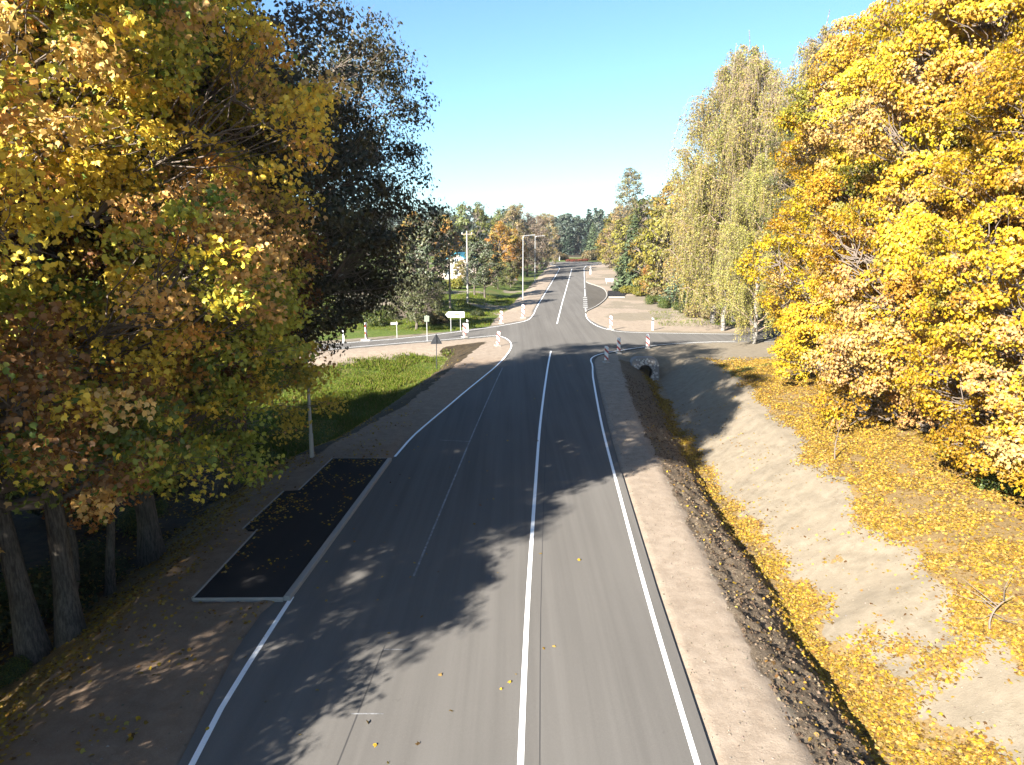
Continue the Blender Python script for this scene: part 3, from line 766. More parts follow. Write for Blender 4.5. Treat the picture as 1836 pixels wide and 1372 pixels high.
def broadleaf(seed, H, R, bottom, nb, nc, nl, lsize, cols, w, bough_cols=None, tmpl=KITE, mat='leaf', shape='round', trunk_r=.35, bark_='bark', fork=1, patch=.84, clump=(.5, .85), twig_k=1.0, dens_edge=.5, lean=0.0, facing=1.0):
    """one tree's meshes: trunk, branches, crown"""
    rng = np.random.RandomState(seed)
    # boughs
    i = np.arange(nb); t = (i + rng.uniform(.1, .9, nb)) / nb
    if shape == 'round': env = np.sqrt(np.clip(1 - ((t - .42) / .62) ** 2, .03, 1))
    elif shape == 'high': env = np.sqrt(np.clip(1 - ((t - .60) / .64) ** 2, .03, 1))
    elif shape == 'cone': env = np.clip(1.05 - t, .12, 1)
    elif shape == 'column': env = np.clip(np.sin(np.clip(t * .9 + .1, 0, 1) * PI) ** .5, .25, 1) * (1 - .35 * t)
    else: env = np.sqrt(np.clip(1 - ((t - .3) / .74) ** 2, .03, 1))
    az = i * 2.39996 + rng.uniform(-.5, .5, nb)
    rr_ = env * R * np.where(rng.rand(nb) < .72, rng.uniform(.58, .80, nb), rng.uniform(.1, .5, nb))
    zb = bottom + (H - bottom) * (t * .93 + .02)
    bc = np.stack([np.cos(az) * rr_ + lean * t, np.sin(az) * rr_, zb], 1)
    brad = R * rng.uniform(.26, .40, nb)
    # clumps
    cc = np.repeat(np.arange(nb), nc); M_ = len(cc)
    d = unit(rng, M_); outw = bc[cc] * [1, 1, 0]; outw /= np.linalg.norm(outw, axis=1, keepdims=True) + 1e-6
    d = d + outw * .55 + np.array([0, 0, .25]); d /= np.linalg.norm(d, axis=1, keepdims=True)
    q = rng.uniform(.35, 1.0, M_) ** .6
    cp = bc[cc] + d * (brad[cc] * q)[:, None] * np.array([1, 1, .85])
    cs = rng.uniform(clump[0], clump[1], M_)
    # leaves
    lc = np.repeat(np.arange(M_), nl)
    keep = rng.rand(len(lc)) < (.45 + .55 * rng.rand(M_))[lc]
    lc = lc[keep]; n = len(lc)
    e = unit(rng, n); rq = rng.uniform(0, 1, n) ** .5
    e2 = e * rq[:, None] * cs[lc][:, None] * np.array([1, 1, .62])
    e2[:, 2] -= .25 * cs[lc] * (rq ** 2)
    pos = cp[lc] + e2
    nor = (e * .5 + np.array([0, 0, .28]) + outw[lc] * .75) * facing + rng.normal(size=(n, 3)) * (.42 + .35 * (1 - facing))
    # colour: per bough, per clump, per leaf
    base = pal(rng, n, cols, w)
    if bough_cols is not None:
        bcol = pal(rng, nb, *bough_cols, jit=.1)
        ccol = pal(rng, M_, *bough_cols, jit=.1)
        mixc = np.where((rng.rand(M_) < .74)[:, None], bcol[cc], ccol)
        pk = (rng.rand(n) < patch)[:, None]
        base = np.where(pk, mixc[lc] * (1 + rng.uniform(-.22, .22, (n, 1))), base)
    sz = lsize * rng.uniform(.6, 1.25, n)
    V, Fq, cl = leaves(rng, pos, nor, sz, tmpl, base)
    crown = new_mesh('crown', V, [Fq], [M[mat]], False, cl)
    # trunk(s)
    g = Geo(); K = 9
    for f in range(fork):
        off = 0 if fork == 1 else (f - (fork - 1) / 2) * .85
        zz = np.linspace(-.6, H * .86, K)
        wx = np.cumsum(rng.normal(size=K) * .10) * (zz > .5) + off * (1 + zz / H * 2.2); wy = np.cumsum(rng.normal(size=K) * .10) * (zz > .5)
        tr = trunk_r * (1 - .82 * np.clip(zz / (H * .9), 0, 1)) * (1 if fork == 1 else .72)
        tr[0] *= 1.45
        tx = np.stack([wx + lean * zz / H, wy, zz], 1)
        # finer trunk
        zf = np.linspace(-.6, H * .86, 26); px_ = np.stack([np.interp(zf, zz, tx[:, k]) for k in range(3)], 1); rf_ = np.interp(zf, zz, tr) * (1 + .25 * np.exp(-np.clip(zf + .3, 0, 9) * 1.6))
        g.tube(px_, rf_, 12)
        if f == 0: tz, tX = zz, tx
    trunk = new_mesh('trunk', np.concatenate(g.V), [np.concatenate(g.F[k]) for k in g.F], [M[bark_]], True)
    # limbs and twigs
    hb = np.clip(zb - np.linalg.norm(bc[:, :2], axis=1) * rng.uniform(.45, .8, nb), bottom * .75, H * .84)
    a = np.stack([np.interp(hb, tz, tX[:, k]) for k in range(3)], 1)
    L = limb_curves(a, bc, rng, 7); rl = np.linspace(1, .25, 7)[None] * (trunk_r * .34 * (1 - .6 * t))[:, None]
    V1, F1, _ = tube_batch(L, rl, 7)
    _kk = rng.randint(3, 7, M_); st_ = L[cc, _kk] + rng.normal(size=(M_, 3)) * .05
    tw = limb_curves(st_, cp, rng, 6, .10); rt = np.linspace(.034, .010, 6)[None] * twig_k * np.ones((M_, 1)) * max(.6, lsize / .18)
    V2, F2, _ = tube_batch(tw, rt, 4)
    ntw = M_ * 4
    ci = np.repeat(np.arange(M_), 4)
    e3 = cp[ci] + unit(rng, ntw) * cs[ci][:, None] * np.array([1, 1, .7]) * .95
    tw2 = limb_curves(cp[ci] * .85 + st_[ci] * .15, e3, rng, 3, .02); rt2 = np.linspace(.012, .005, 3)[None] * twig_k * np.ones((ntw, 1)) * max(.6, lsize / .18)
    V3, F3, _ = tube_batch(tw2, rt2, 3)
    branches = new_mesh('branches', np.concatenate([V1, V2, V3]), [np.concatenate([F1, F2 + len(V1), F3 + len(V1) + len(V2)])], [M['twig']], True)
    return trunk, branches, crown

def birch(seed, H, R, bottom, nb, ns, nl, lsize, cols, w, sparse_top=.85):
    rng = np.random.RandomState(seed)
    t = (np.arange(nb) + rng.rand(nb)) / nb
    env = np.interp(t, [0, .2, .5, .8, 1], [.75, 1, .85, .5, .12]) * R
    az = np.arange(nb) * 2.39996 + rng.uniform(-.6, .6, nb)
    z0 = bottom + (H - bottom) * t * .9
    zt = np.linspace(-.5, H * .97, 24)
    wob = np.cumsum(rng.normal(size=(24, 2)) * .08, 0) * (zt > 1)[:, None]
    tx = np.stack([wob[:, 0], wob[:, 1], zt], 1); tr = .24 * (1 - .93 * np.clip(zt / H, 0, 1)) * (H / 24)
    g = Geo(); g.tube(tx, tr, 10)
    trunk = new_mesh('trunk', np.concatenate(g.V), [np.concatenate(g.F[k]) for k in g.F], [M['bark_birch']], True)
    a = np.stack([np.interp(z0, zt, tx[:, k]) for k in range(3)], 1)
    end = a + np.stack([np.cos(az) * env, np.sin(az) * env, env * rng.uniform(.5, 1.1, nb)], 1)
    end[:, 2] = np.minimum(end[:, 2], H)
    L = limb_curves(a, end, rng, 8, -.25)
    V1, F1, _ = tube_batch(L, np.linspace(1, .2, 8)[None] * (.07 * (1.1 - t))[:, None] + .008, 5)
    # hanging strands
    ib = np.repeat(np.arange(nb), ns); n = len(ib); f = rng.uniform(.25, 1.0, n)
    fi = f * 7; lo = np.clip(fi.astype(int), 0, 6); fr = (fi - lo)[:, None]
    s0 = L[ib, lo] * (1 - fr) + L[ib, lo + 1] * fr
    side = rng.normal(size=(n, 3)) * [1, 1, .2]; out = (end - a)[ib] * [1, 1, 0]; out /= np.linalg.norm(out, axis=1, keepdims=True) + 1e-6
    hd = side * .5 + out * .6
    Ls = rng.uniform(1.0, 3.4, n) * (.55 + .45 * f)
    K = 7; k = np.linspace(0, 1, K)
    S = s0[:, None] + hd[:, None] * (np.sqrt(k) * .9)[None, :, None] * np.clip(Ls * .35, .3, 1)[:, None, None]
    S[:, :, 2] -= (k ** 1.6)[None] * Ls[:, None] - .25 * np.sin(k * PI)[None] * Ls[:, None] * .3
    S[:, 1:] += rng.normal(size=(n, K - 1, 3)) * .04
    V2, F2, _ = tube_batch(S, np.linspace(.014, .006, K)[None] * np.ones((n, 1)), 3)
    branches = new_mesh('branches', np.concatenate([V1, V2]), [np.concatenate([F1, F2 + len(V1)])], [M['twig_birch']], True)
    dens = np.clip(1.15 - sparse_top * t[ib], .2, 1) * rng.uniform(.5, 1, n)
    li = np.repeat(np.arange(n), nl); li = li[rng.rand(len(li)) < dens[li]]
    m = len(li); q = rng.uniform(.1, 1, m) * (K - 1); lo = np.clip(q.astype(int), 0, K - 2); fr = (q - lo)[:, None]
    pos = S[li, lo] * (1 - fr) + S[li, lo + 1] * fr + rng.normal(size=(m, 3)) * .11
    nor = rng.normal(size=(m, 3)) + np.array([0, 0, .25])
    bcol = pal(rng, nb, cols, w); base = np.where((rng.rand(m) < .5)[:, None], bcol[ib[li]], pal(rng, m, cols, w))
    V, Fq, cl = leaves(rng, pos, nor, lsize * rng.uniform(.6, 1.3, m), KITE, base)
    crown = new_mesh('crown', V, [Fq], [M['leaf']], False, cl)
    return trunk, branches, crown

def spruce(seed, H, R, layers, per, frond, col, coarse=False):
    rng = np.random.RandomState(seed)
    Vs = []; Cs = []; cen = []; nor = []; siz = []; lines = []
    for i in range(layers):
        t = (i + rng.rand() * .6) / layers
        z = H * (.05 + .93 * t); r = R * (1 - t) ** .85 * rng.uniform(.85, 1.12) + .12
        n = max(4, int(per * (1 - t * .6)))
        az = rng.rand() * 6.28 + np.arange(n) * 2 * PI / n + rng.uniform(-.25, .25, n)
        rl = r * rng.uniform(.72, 1.1, n)
        m = max(2, int(frond * (1 - t * .5)))
        for a, L in zip(az, rl):
            q = (np.arange(m) + rng.rand(m)) / m; q = q ** .7
            lat = rng.uniform(-1, 1, m) * .30 * L * (1.15 - q)
            x = q * L; zz = z - L * .30 * np.sin(q * 2.2) + .12 * L * q ** 3 + rng.uniform(-.05, .05, m) * H * .03
            cen.append(np.stack([np.cos(a) * x - np.sin(a) * lat, np.sin(a) * x + np.cos(a) * lat, zz], 1))
            dd = np.stack([np.full(m, math.cos(a)) * .35, np.full(m, math.sin(a)) * .35, np.full(m, .8)], 1) + rng.normal(size=(m, 3)) * .35
            nor.append(dd); siz.append(np.full(m, .28 * R / 2.2) * rng.uniform(.6, 1.5, m) * (1.3 - .6 * t))
    cen = np.concatenate(cen); nor = np.concatenate(nor); siz = np.concatenate(siz)
    c = np.array(col) * (1 + rng.uniform(-.3, .3, (len(cen), 1))) * (1 + rng.uniform(-.08, .08, (len(cen), 3)))
    V, Fq, cl = leaves(rng, cen, nor, siz * (2.6 if coarse else 1.3), SLIM * [1.5, 1, 1], c)
    crown = new_mesh('crown', V, [Fq], [M['needle']], False, cl)
    g = Geo(); g.tube([(0, 0, -.5), (0, 0, H * .5), (0, 0, H * .98)], [R * .07 + .05, R * .045 + .03, .01], 8)
    trunk = new_mesh('trunk', np.concatenate(g.V), [np.concatenate(g.F[k]) for k in g.F], [M['bark_pine']], True)
    return trunk, None, crown

def plant(name, meshes, label, cat, x, y, s=1.0, rz=0.0, group=None, dz=-.1, sz=None, tilt=0.0, flat=False):
    z = height(x, y) + dz
    t = thing(name, label, cat, (x, y, z), rz, group)
    t.scale = (s, s, s if sz is None else sz); t.rotation_euler = (tilt, 0, rz)
    for nm, me in zip(('trunk', 'branches', 'crown'), meshes):
        if me is not None: link(nm, me, t)
    return t
def shrub_at(name, me, label, cat, x, y, s=1.0, rz=0.0, group=None, dz=-.05, sz=None):
    o = link(name, me); o.location = (x, y, height(x, y) + dz); o.scale = (s, s, s if sz is None else sz); o.rotation_euler = (0, 0, rz)
    return tag(o, label, cat, group)

Y1 = (.42, .280, .016); Y2 = (.34, .185, .014); TAN = (.20, .115, .045); GR = (.040, .060, .010); OLV = (.095, .090, .014); ORG = (.20, .075, .012); BRN = (.11, .048, .016); YG = (.16, .145, .018)
SLY = (.64, .48, .055)
OLV = (.34, .32, .040); TAN = (.56, .34, .11); ORG = (.52, .25, .05); GR = (.12, .17, .025); BRN = (.20, .095, .03)
near_cols = ([GR, OLV, SLY, ORG, TAN], [3, 2.6, 1.8, 1.4, .9])
near_bough = ([OLV, SLY, GR, TAN, ORG, BRN], [3.0, 4.2, 1.2, 2.2, 1.2, .1])
A = broadleaf(11, 21, 6.9, 4.8, 62, 28, 170, .130, *near_cols, bough_cols=near_bough, tmpl=LOBED, trunk_r=.36, fork=2, facing=.35)
B = broadleaf(12, 21.0, 6.6, 4.4, 60, 28, 155, .130, *near_cols, bough_cols=([GR, OLV, ORG, BRN, SLY], [2.4, 2.0, 1.2, 1.8, .8]), tmpl=LOBED, trunk_r=.38, facing=.35)
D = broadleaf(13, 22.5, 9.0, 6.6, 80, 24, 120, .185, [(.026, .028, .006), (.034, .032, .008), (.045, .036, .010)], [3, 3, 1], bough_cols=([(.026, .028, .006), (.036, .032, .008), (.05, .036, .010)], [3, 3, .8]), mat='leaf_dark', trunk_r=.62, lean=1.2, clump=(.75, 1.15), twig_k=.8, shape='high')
TANR = (.42, .255, .085)
yb = ([Y1, Y2, TANR, YG, (.46, .32, .014)], [3.0, 2.4, 2.0, .7, 2.0])
YA = broadleaf(21, 21, 7.0, 1.2, 68, 28, 150, .142, [Y1, Y2, TANR, YG], [3, 2, 1.5, .6], bough_cols=yb, tmpl=LOBED, trunk_r=.4, twig_k=1.3)
YB = broadleaf(22, 21, 6.6, .8, 64, 28, 145, .142, [Y1, Y2, TANR, YG], [3, 2, 1.8, .8], bough_cols=yb, tmpl=LOBED, trunk_r=.4, twig_k=1.4, fork=2)
BI1 = birch(31, 25, 5.4, 1.6, 76, 34, 34, .145, [(.34, .28, .06), (.27, .25, .05), (.20, .20, .04), (.30, .22, .07)], [2, 3, 2, 1])
BI2 = birch(32, 24, 5.2, 1.2, 76, 34, 38, .15, [(.29, .27, .06), (.22, .215, .05), (.33, .27, .065)], [3, 3, 1], .35)
def far_tree(seed, H, R, cols, w, shape='round', nb=26, nc=9, nl=26, ls=.42, bottom=1.5, mat='leaf', tw=1.0):
    return broadleaf(seed, H, R, bottom, nb, nc, nl, ls, cols, w, bough_cols=(cols, w), shape=shape, mat=mat, trunk_r=.25, clump=(.6, 1.1), twig_k=tw)
FG = far_tree(41, 14, 4.2, [(.10, .115, .024), (.145, .145, .030), (.075, .092, .024)], [3, 2, 2])
FO = far_tree(42, 14, 4.0, [(.36, .18, .025), (.32, .20, .035), (.26, .20, .035), (.16, .15, .03)], [3, 2, 1, 1])
FT = far_tree(43, 17, 4.0, [(.22, .155, .075), (.26, .20, .075), (.17, .135, .05)], [3, 2, 2], nl=20, ls=.36)
FB = far_tree(44, 17, 3.6, [(.17, .12, .078), (.20, .145, .085)], [2, 1], nl=13, ls=.30, tw=1.6)
FY = far_tree(45, 13, 4.0, [(.19, .165, .022), (.15, .14, .02), (.22, .16, .02)], [3, 3, 1], bottom=.8)
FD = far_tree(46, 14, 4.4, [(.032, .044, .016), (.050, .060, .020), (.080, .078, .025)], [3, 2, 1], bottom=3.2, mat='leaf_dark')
ASH = broadleaf(49, 22, 5.4, 3.5, 46, 16, 46, .2, [(.075, .085, .025), (.10, .105, .03), (.055, .07, .02)], [3, 2, 2], bough_cols=([(.075, .085, .025), (.12, .115, .03)], [1, 1]), trunk_r=.3)
PINE = far_tree(50, 21, 4.2, [(.026, .040, .024), (.036, .052, .030), (.050, .062, .034)], [3, 2, 1], bottom=5, nb=24, nc=8, nl=18, ls=.7, mat='leaf_dark')
POP = far_tree(47, 26, 5.2, [(.13, .125, .035), (.16, .13, .05), (.10, .10, .03)], [3, 2, 2], shape='column', nb=44, nl=22, ls=.36)
APP = broadleaf(48, 5.2, 3.0, 1.3, 30, 12, 40, .16, [(.075, .085, .030), (.11, .115, .045), (.05, .06, .02)], [3, 2, 2], trunk_r=.16, clump=(.35, .6))
SP1 = spruce(51, 13, 3.7, 34, 18, 24, (.060, .078, .036))
SP2 = spruce(52, 6, 2.2, 18, 13, 13, (.075, .100, .058))
SPF = [spruce(53 + i, 21, 3.8, 26, 10, 12, (.022, .034, .022), True) for i in range(3)]

# --- left side, near
plant('maple_tree', A, 'twin-trunked maple turning yellow and orange at the far left edge', 'tree', -13.4, 19.3, 1.14, .6, sz=1.14, dz=.2)
plant('maple_tree', B, 'green and rust maple between the twin trunk and the huge dark tree', 'tree', -13.6, 25.6, 1.0, 2.2)
plant('maple_tree', B, 'maple with yellow patches standing deep in the shade behind nearer maples', 'tree', -20.5, 23.0, 1.0, 4.4)
plant('maple_tree', A, 'maple whose yellow crown fills the upper left corner', 'tree', -23.5, 25.5, .98, 3.6)
plant('maple_tree', B, 'low maple outside the left edge that shades the lower left verge', 'tree', -17.2, 7.4, 1.0, 1.2, sz=.68)
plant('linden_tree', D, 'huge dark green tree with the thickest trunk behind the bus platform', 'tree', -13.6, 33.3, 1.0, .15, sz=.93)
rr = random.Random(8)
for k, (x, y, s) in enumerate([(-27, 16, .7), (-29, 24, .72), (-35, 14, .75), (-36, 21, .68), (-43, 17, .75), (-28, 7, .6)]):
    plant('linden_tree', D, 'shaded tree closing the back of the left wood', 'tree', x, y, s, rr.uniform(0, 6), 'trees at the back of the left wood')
# slender leaning trunks near the platform
for (x, y, tl, lab) in [(-13.9, 23.2, .10, 'slim leaning grey trunk with sparse leaves behind platform corner'), (-14.6, 22.2, -.06, 'slim trunk leaning the other way beside its twin'), (-15.6, 18.2, .03, 'thin straight trunk at the left picture edge')]:
    t = plant('young_maple', broadleaf(int(100 + x * 3 + y), 8.5, 1.9, 4.0, 10, 8, 40, .16, *near_cols, tmpl=LOBED, trunk_r=.17, clump=(.3, .5)), lab, 'tree', x, y, 1, x)
    t.rotation_euler = (0, tl, 0)

# --- right side, near
plant('maple_tree', YA, 'golden yellow maple whose crown borders the birches', 'tree', 21.8, 45.0, 1.0, .4)
plant('maple_tree', YB, 'golden maple with tan patches in the middle of the right row', 'tree', 20.9, 34.5, .98, 2.6, sz=1.06)
plant('maple_tree', YA, 'nearest golden maple hanging low over the leafy bank', 'tree', 20.6, 25.6, .85, 4.5, dz=-.7)
plant('maple_tree', YB, 'tall golden maple behind the nearest one', 'tree', 27.5, 30.0, 1.15, 5.2, sz=1.25)
plant('maple_tree', YA, 'tall golden maple at the upper right corner', 'tree', 26.0, 21.0, 1.05, 1.3)
plant('maple_tree', YB, 'golden maple behind the right row', 'tree', 28.5, 41.0, 1.15, .9, sz=1.3)
plant('maple_tree', YA, 'low golden maple against the foot of the birches', 'tree', 25.2, 55.0, .78, 3.0)
# --- birches and companions
plant('birch_tree', BI2, 'birch with low hanging yellow-green twigs by the right side road', 'tree', 23.4, 80.0, 1.12, .3)
plant('birch_tree', BI1, 'tallest weeping birch above the golden maple', 'tree', 28.0, 71.5, 1.25, 1.9)
plant('birch_tree', BI1, 'pale weeping birch on the outer left of the birch group', 'tree', 24.0, 86.5, 1.30, 3.4)
plant('birch_tree', BI1, 'weeping birch with thin pale top in the middle of the group', 'tree', 25.6, 76.5, 1.20, 5.0)
plant('birch_tree', BI2, 'birch with dark trunk at the end of the edge line', 'tree', 23.6, 70.0, .80, 4.1)
plant('birch_tree', BI1, 'broad weeping birch rising behind the others', 'tree', 27.0, 88.0, 1.38, 4.4)
plant('birch_tree', BI2, 'birch filling the gap behind the others', 'tree', 29.0, 84.0, 1.05, 2.2)
plant('ash_tree', ASH, 'grey-green tree between birches and golden maple', 'tree', 27.0, 65.0, 1.0, 2.2)
plant('ash_tree', ASH, 'grey-green tree rising behind golden maple top', 'tree', 31.5, 60.0, 1.18, .2)
# --- right side, farther
def pxp(px, y): return (px - 918) / F_PX * (y * CP + 9 * SP)
R2 = [('maple_tree', FO, 'rust orange maple showing above the birches'' shoulder', 1209, 150, 1.5), ('willow_tree', FY, 'yellow-green tree right of the blue-green spruce', 1178, 128, 1.25),
      ('willow_tree', FY, 'yellow-green tree beside the birches', 1200, 115, 1.15), ('willow_tree', FG, 'green tree behind the yellow-green pair', 1195, 140, 1.05),
      ('willow_tree', FY, 'yellow tree left of the tall poplar foot', 1098, 215, 1.2), ('maple_tree', FT, 'tan tree right of the tall poplar', 1142, 200, 1.1),
      ('willow_tree', FY, 'yellow-green tree under the poplar', 1120, 185, 1.1), ('maple_tree', FT, 'tan tree under the poplar', 1108, 195, 1.05),
      ('willow_tree', FG, 'green tree behind the spruce', 1164, 160, 1.3), ('maple_tree', FO, 'small orange tree right of the spruce', 1166, 118, .42),
      ('maple_tree', FO, 'yellow-orange tree on the far bend', 1088, 262, .85), ('willow_tree', FG, 'green tree on the far bend', 1098, 285, 1.1)]
for nm, ms, lab, px, y, s in R2: plant(nm, ms, lab, 'tree', pxp(px, y), y, s, px * .7)
plant('poplar_tree', POP, 'tall slender poplar rising alone above the far trees', 'tree', pxp(1126, 205), 205, 1.08, .5)
plant('spruce_tree', SP1, 'dense blue-green spruce at the edge of the sand', 'tree', pxp(1134, 133), 133, 1.08, 0)
plant('spruce_tree', SP2, 'young pale blue spruce in front of the birches', 'tree', pxp(1208, 104), 104, 1.05, 1)
plant('spruce_tree', SP1, 'fresh green spruce on the far bend before dark wood', 'tree', pxp(1062, 300), 300, 1.15, 2)
# --- left side, farther
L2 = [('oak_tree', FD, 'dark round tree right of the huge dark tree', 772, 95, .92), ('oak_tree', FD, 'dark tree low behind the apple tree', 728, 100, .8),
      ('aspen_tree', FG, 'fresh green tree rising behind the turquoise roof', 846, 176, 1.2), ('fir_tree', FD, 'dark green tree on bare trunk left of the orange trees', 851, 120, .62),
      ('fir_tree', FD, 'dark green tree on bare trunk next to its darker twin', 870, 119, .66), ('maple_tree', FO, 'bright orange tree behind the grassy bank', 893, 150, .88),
      ('maple_tree', FO, 'orange tree next to the brown bare trees', 915, 158, .85), ('oak_tree', FT, 'tan tree rising above the orange ones', 922, 178, 1.02),
      ('oak_tree', FB, 'brown half-bare tree behind the far lamps', 945, 182, .95), ('oak_tree', FB, 'brown half-bare tree at the far road edge', 962, 196, .93),
      ('oak_tree', FT, 'tan tree at the end of the left row', 984, 232, .98), ('oak_tree', FT, 'tan tree by the far lamps', 972, 215, .95), ('oak_tree', FG, 'olive tree behind the tan row', 905, 200, 1.15),
      ('maple_tree', FO, 'orange-tipped tree above the dark round tree', 740, 160, 1.0), ('maple_tree', FO, 'orange tree left of the green aspen', 800, 170, .95),
      ('aspen_tree', FY, 'yellow bush tree below the house', 826, 140, .38), ('aspen_tree', FG, 'green shrub tree under the orange maples', 893, 138, .42),
      ('aspen_tree', FG, 'green shrub tree beside the two bare trunks', 915, 146, .38)]
for nm, ms, lab, px, y, s in L2: plant(nm, ms, lab, 'tree', pxp(px, y), y, s, px * .37)
rr = random.Random(4)
for k in range(16):
    plant('wood_tree', [FG, FT, FO, FD, FY][k % 5], 'autumn tree in the background wood behind the left side road', 'tree', -24 - k * 5.2 + rr.uniform(-2, 2), 118 + rr.uniform(-18, 40), rr.uniform(.8, 1.05), rr.uniform(0, 6), 'background wood left of the house')
for k in range(12):
    plant('wood_tree', [FG, FT, FY, FO][k % 4], 'autumn tree in the background wood right of the road', 'tree', 38 + k * 5 + rr.uniform(-2, 2), 110 + rr.uniform(-10, 70), rr.uniform(.9, 1.2), rr.uniform(0, 6), 'background wood behind the birches')
plant('apple_tree', APP, 'round pale green apple tree by the left side road', 'tree', pxp(746, 81), 81, 1.12, .4)
# dark conifer wood on the horizon
k = 0
for row in range(5):
    for j in range(44):
        x = -75 + j * 5.7 + rr.uniform(-3, 3) + row * 2; y = 345 + row * 16 + rr.uniform(-6, 6)
        me = SPF[(j + row) % 3]; s = rr.uniform(.82, 1.08)
        if 10 < x < 26 and row < 2: continue
        if (j * 7 + row * 3) % 5 < 3:
            plant('pine_tree', (PINE[0], None, PINE[2]), 'dark round-topped pine in the distant wood beyond the bend', 'tree', x, y, s * 1.0, rr.uniform(0, 6), 'distant pine wood', -.3, s); continue
        plant('spruce_tree', (me[0], None, me[2]), 'dark spruce in the distant wood beyond the bend', 'tree', x, y, s, rr.uniform(0, 6), 'distant spruce wood', -.3, s * 1.02)
    
# ------------------------------------------------------------------ shrubs
def bush(seed, R, H, n, ls, cols, w, tmpl=KITE, mat='leaf', stems=14):
    rng = np.random.RandomState(seed)
    lob = 7; lc = np.stack([rng.uniform(-.55, .55, lob) * R, rng.uniform(-.55, .55, lob) * R, rng.uniform(.3, .65, lob) * H], 1); lr = rng.uniform(.4, .6, lob)
    i = rng.randint(0, lob, n); e = unit(rng, n); q = rng.uniform(0, 1, n) ** .45
    pos = lc[i] + e * (q * lr[i])[:, None] * np.array([R, R, H * .8]); pos[:, 2] = np.abs(pos[:, 2]) + .03
    pos += rng.normal(size=(n, 3)) * .05
    V, Fq, cl = leaves(rng, pos, e + [0, 0, .5] + rng.normal(size=(n, 3)) * .5, ls * rng.uniform(.6, 1.4, n), tmpl, pal(rng, n, cols, w, .25))
    me = new_mesh('bush', V, [Fq], [M[mat]], False, cl)
    bm = bmesh.new(); bm.from_mesh(me)
    return me
BG = bush(61, 1.3, 1.4, 4500, .10, [(.045, .075, .014), (.085, .11, .02), (.13, .13, .02)], [3, 2, 1])
BD = bush(62, 1.4, 1.3, 5000, .11, [(.022, .036, .010), (.04, .055, .014), (.13, .10, .02)], [3, 3, .5])
BR = bush(63, 1.8, 1.2, 2500, .28, [(.17, .040, .022), (.12, .05, .025)], [3, 2])
BT = bush(64, 1.8, 1.6, 3000, .24, [(.14, .11, .05), (.11, .09, .04), (.17, .12, .04)], [2, 2, 1])
BY = bush(65, 1.6, 1.5, 3000, .20, [(.20, .17, .02), (.13, .13, .02)], [2, 2])
BP = bush(66, 1.5, 1.9, 3500, .14, [(.15, .14, .10), (.11, .11, .07)], [2, 2])
def putb(me, lab, px, y, s, sz=None, name='shrub', cat='shrub', grp=None): shrub_at(name, me, lab, cat, pxp(px, y), y, s, px, grp, sz=sz)
for k, px in enumerate((1024, 1031, 1039, 1047)): putb(BR, 'low red bush in the row on the far bend', px, 258 + k, 1.15, .75, 'red_bush', 'bush', 'red bushes on the far bend')
for k, px in enumerate((1052, 1060, 1068, 1077, 1085)): putb(BT, 'tan shrub along the far bend behind red bushes', px, 268 + k * 2, 2.2, 2.6, grp='tan shrubs on the far bend')
for k, px in enumerate((995, 1004, 1012)): putb(BT, 'tan shrub left of the red bushes', px, 272 + k * 3, 1.6, 1.6, grp='tan shrubs left of the red bushes')
for lab, me, px, y, s in [('grey-brown bush left of the young pale spruce', BT, 1182, 112, 1.6), ('yellow-green shrub at the foot of the big spruce', BY, 1150, 122, 1.1), ('yellow-green shrub on the sand edge by spruce', BY, 1120, 128, 1.0),
                          ('low green shrub at the sand edge', BG, 1172, 108, 1.1), ('dark shrub behind the young pale spruce', BD, 1225, 103, 1.7), ('green shrub left of the young pale spruce', BG, 1192, 103, 1.0),
                          ('orange-yellow shrub right of the big spruce', BY, 1160, 126, 1.5), ('dry bush at the foot of the birches', BT, 1240, 92, 1.1), ('dry bush between birch stems', BT, 1275, 90, 1.0),
                          ('green bush under the dark tree by the side road', BG, 672, 84, 1.4), ('pale thin sapling thicket left of the green bush', BP, 652, 88, 1.9), ('pale sapling thicket at the dark tree''s edge', BP, 634, 90, 1.9),
                          ('brownish bush behind the apple tree stem', BT, 770, 86, 1.0), ('reddish-brown weeds between apple tree and arrow sign', BT, 792, 87, .9), ('green bush left of the small sign', BG, 690, 90, 1.3),
                          ('low dark weeds on the verge right of arrow sign', BD, 856, 94, .7), ('green hedge shrub behind side road under leaves', BG, 600, 86, 1.8), ('yellow-green shrub before the house', BY, 818, 132, 1.3),
                          ('grey shrub right of the yellow shrub', BP, 838, 134, 1.2)]:
    putb(me, lab, px, y, s)
for k, (px, py) in enumerate([(1104, 478), (1110, 484), (1118, 492), (1127, 500), (1138, 509), (1149, 518), (1160, 526), (1170, 534), (1181, 541), (1193, 549), (1207, 556), (1222, 562), (1240, 567), (1258, 571), (1276, 575)]):
    x, y = at(px, py); shrub_at('shrub', [BG, BY, BT, BD, BP][k * 3 % 5], 'low shrub in the row edging the far sand on the right', 'shrub', x + .8, y, .85 + .35 * ((k * 7) % 5) / 5, k, 'shrubs edging the far sand')
for k, (x, y, s) in enumerate([(19.0, 23.0, .9), (20.2, 21.6, 1.1), (18.4, 26.0, .8), (21.0, 25.5, 1.1)]):
    shrub_at('shrub', BG, ['green bush low under the golden maple', 'green bush at the right picture edge', 'small green bush nearest the leafy bank', 'green bush behind the others under golden leaves'][k], 'shrub', x, y, s, k)
rr = random.Random(12)
for k in range(34):
    y = rr.uniform(12, 37); x = -rr.uniform(15.2, 30)
    shrub_at('undergrowth_bush', BD if k % 3 else BG, 'shaded bush in the undergrowth below the left maples', 'bush', x, y, rr.uniform(.8, 1.5), rr.uniform(0, 6), 'undergrowth bushes under the left maples')
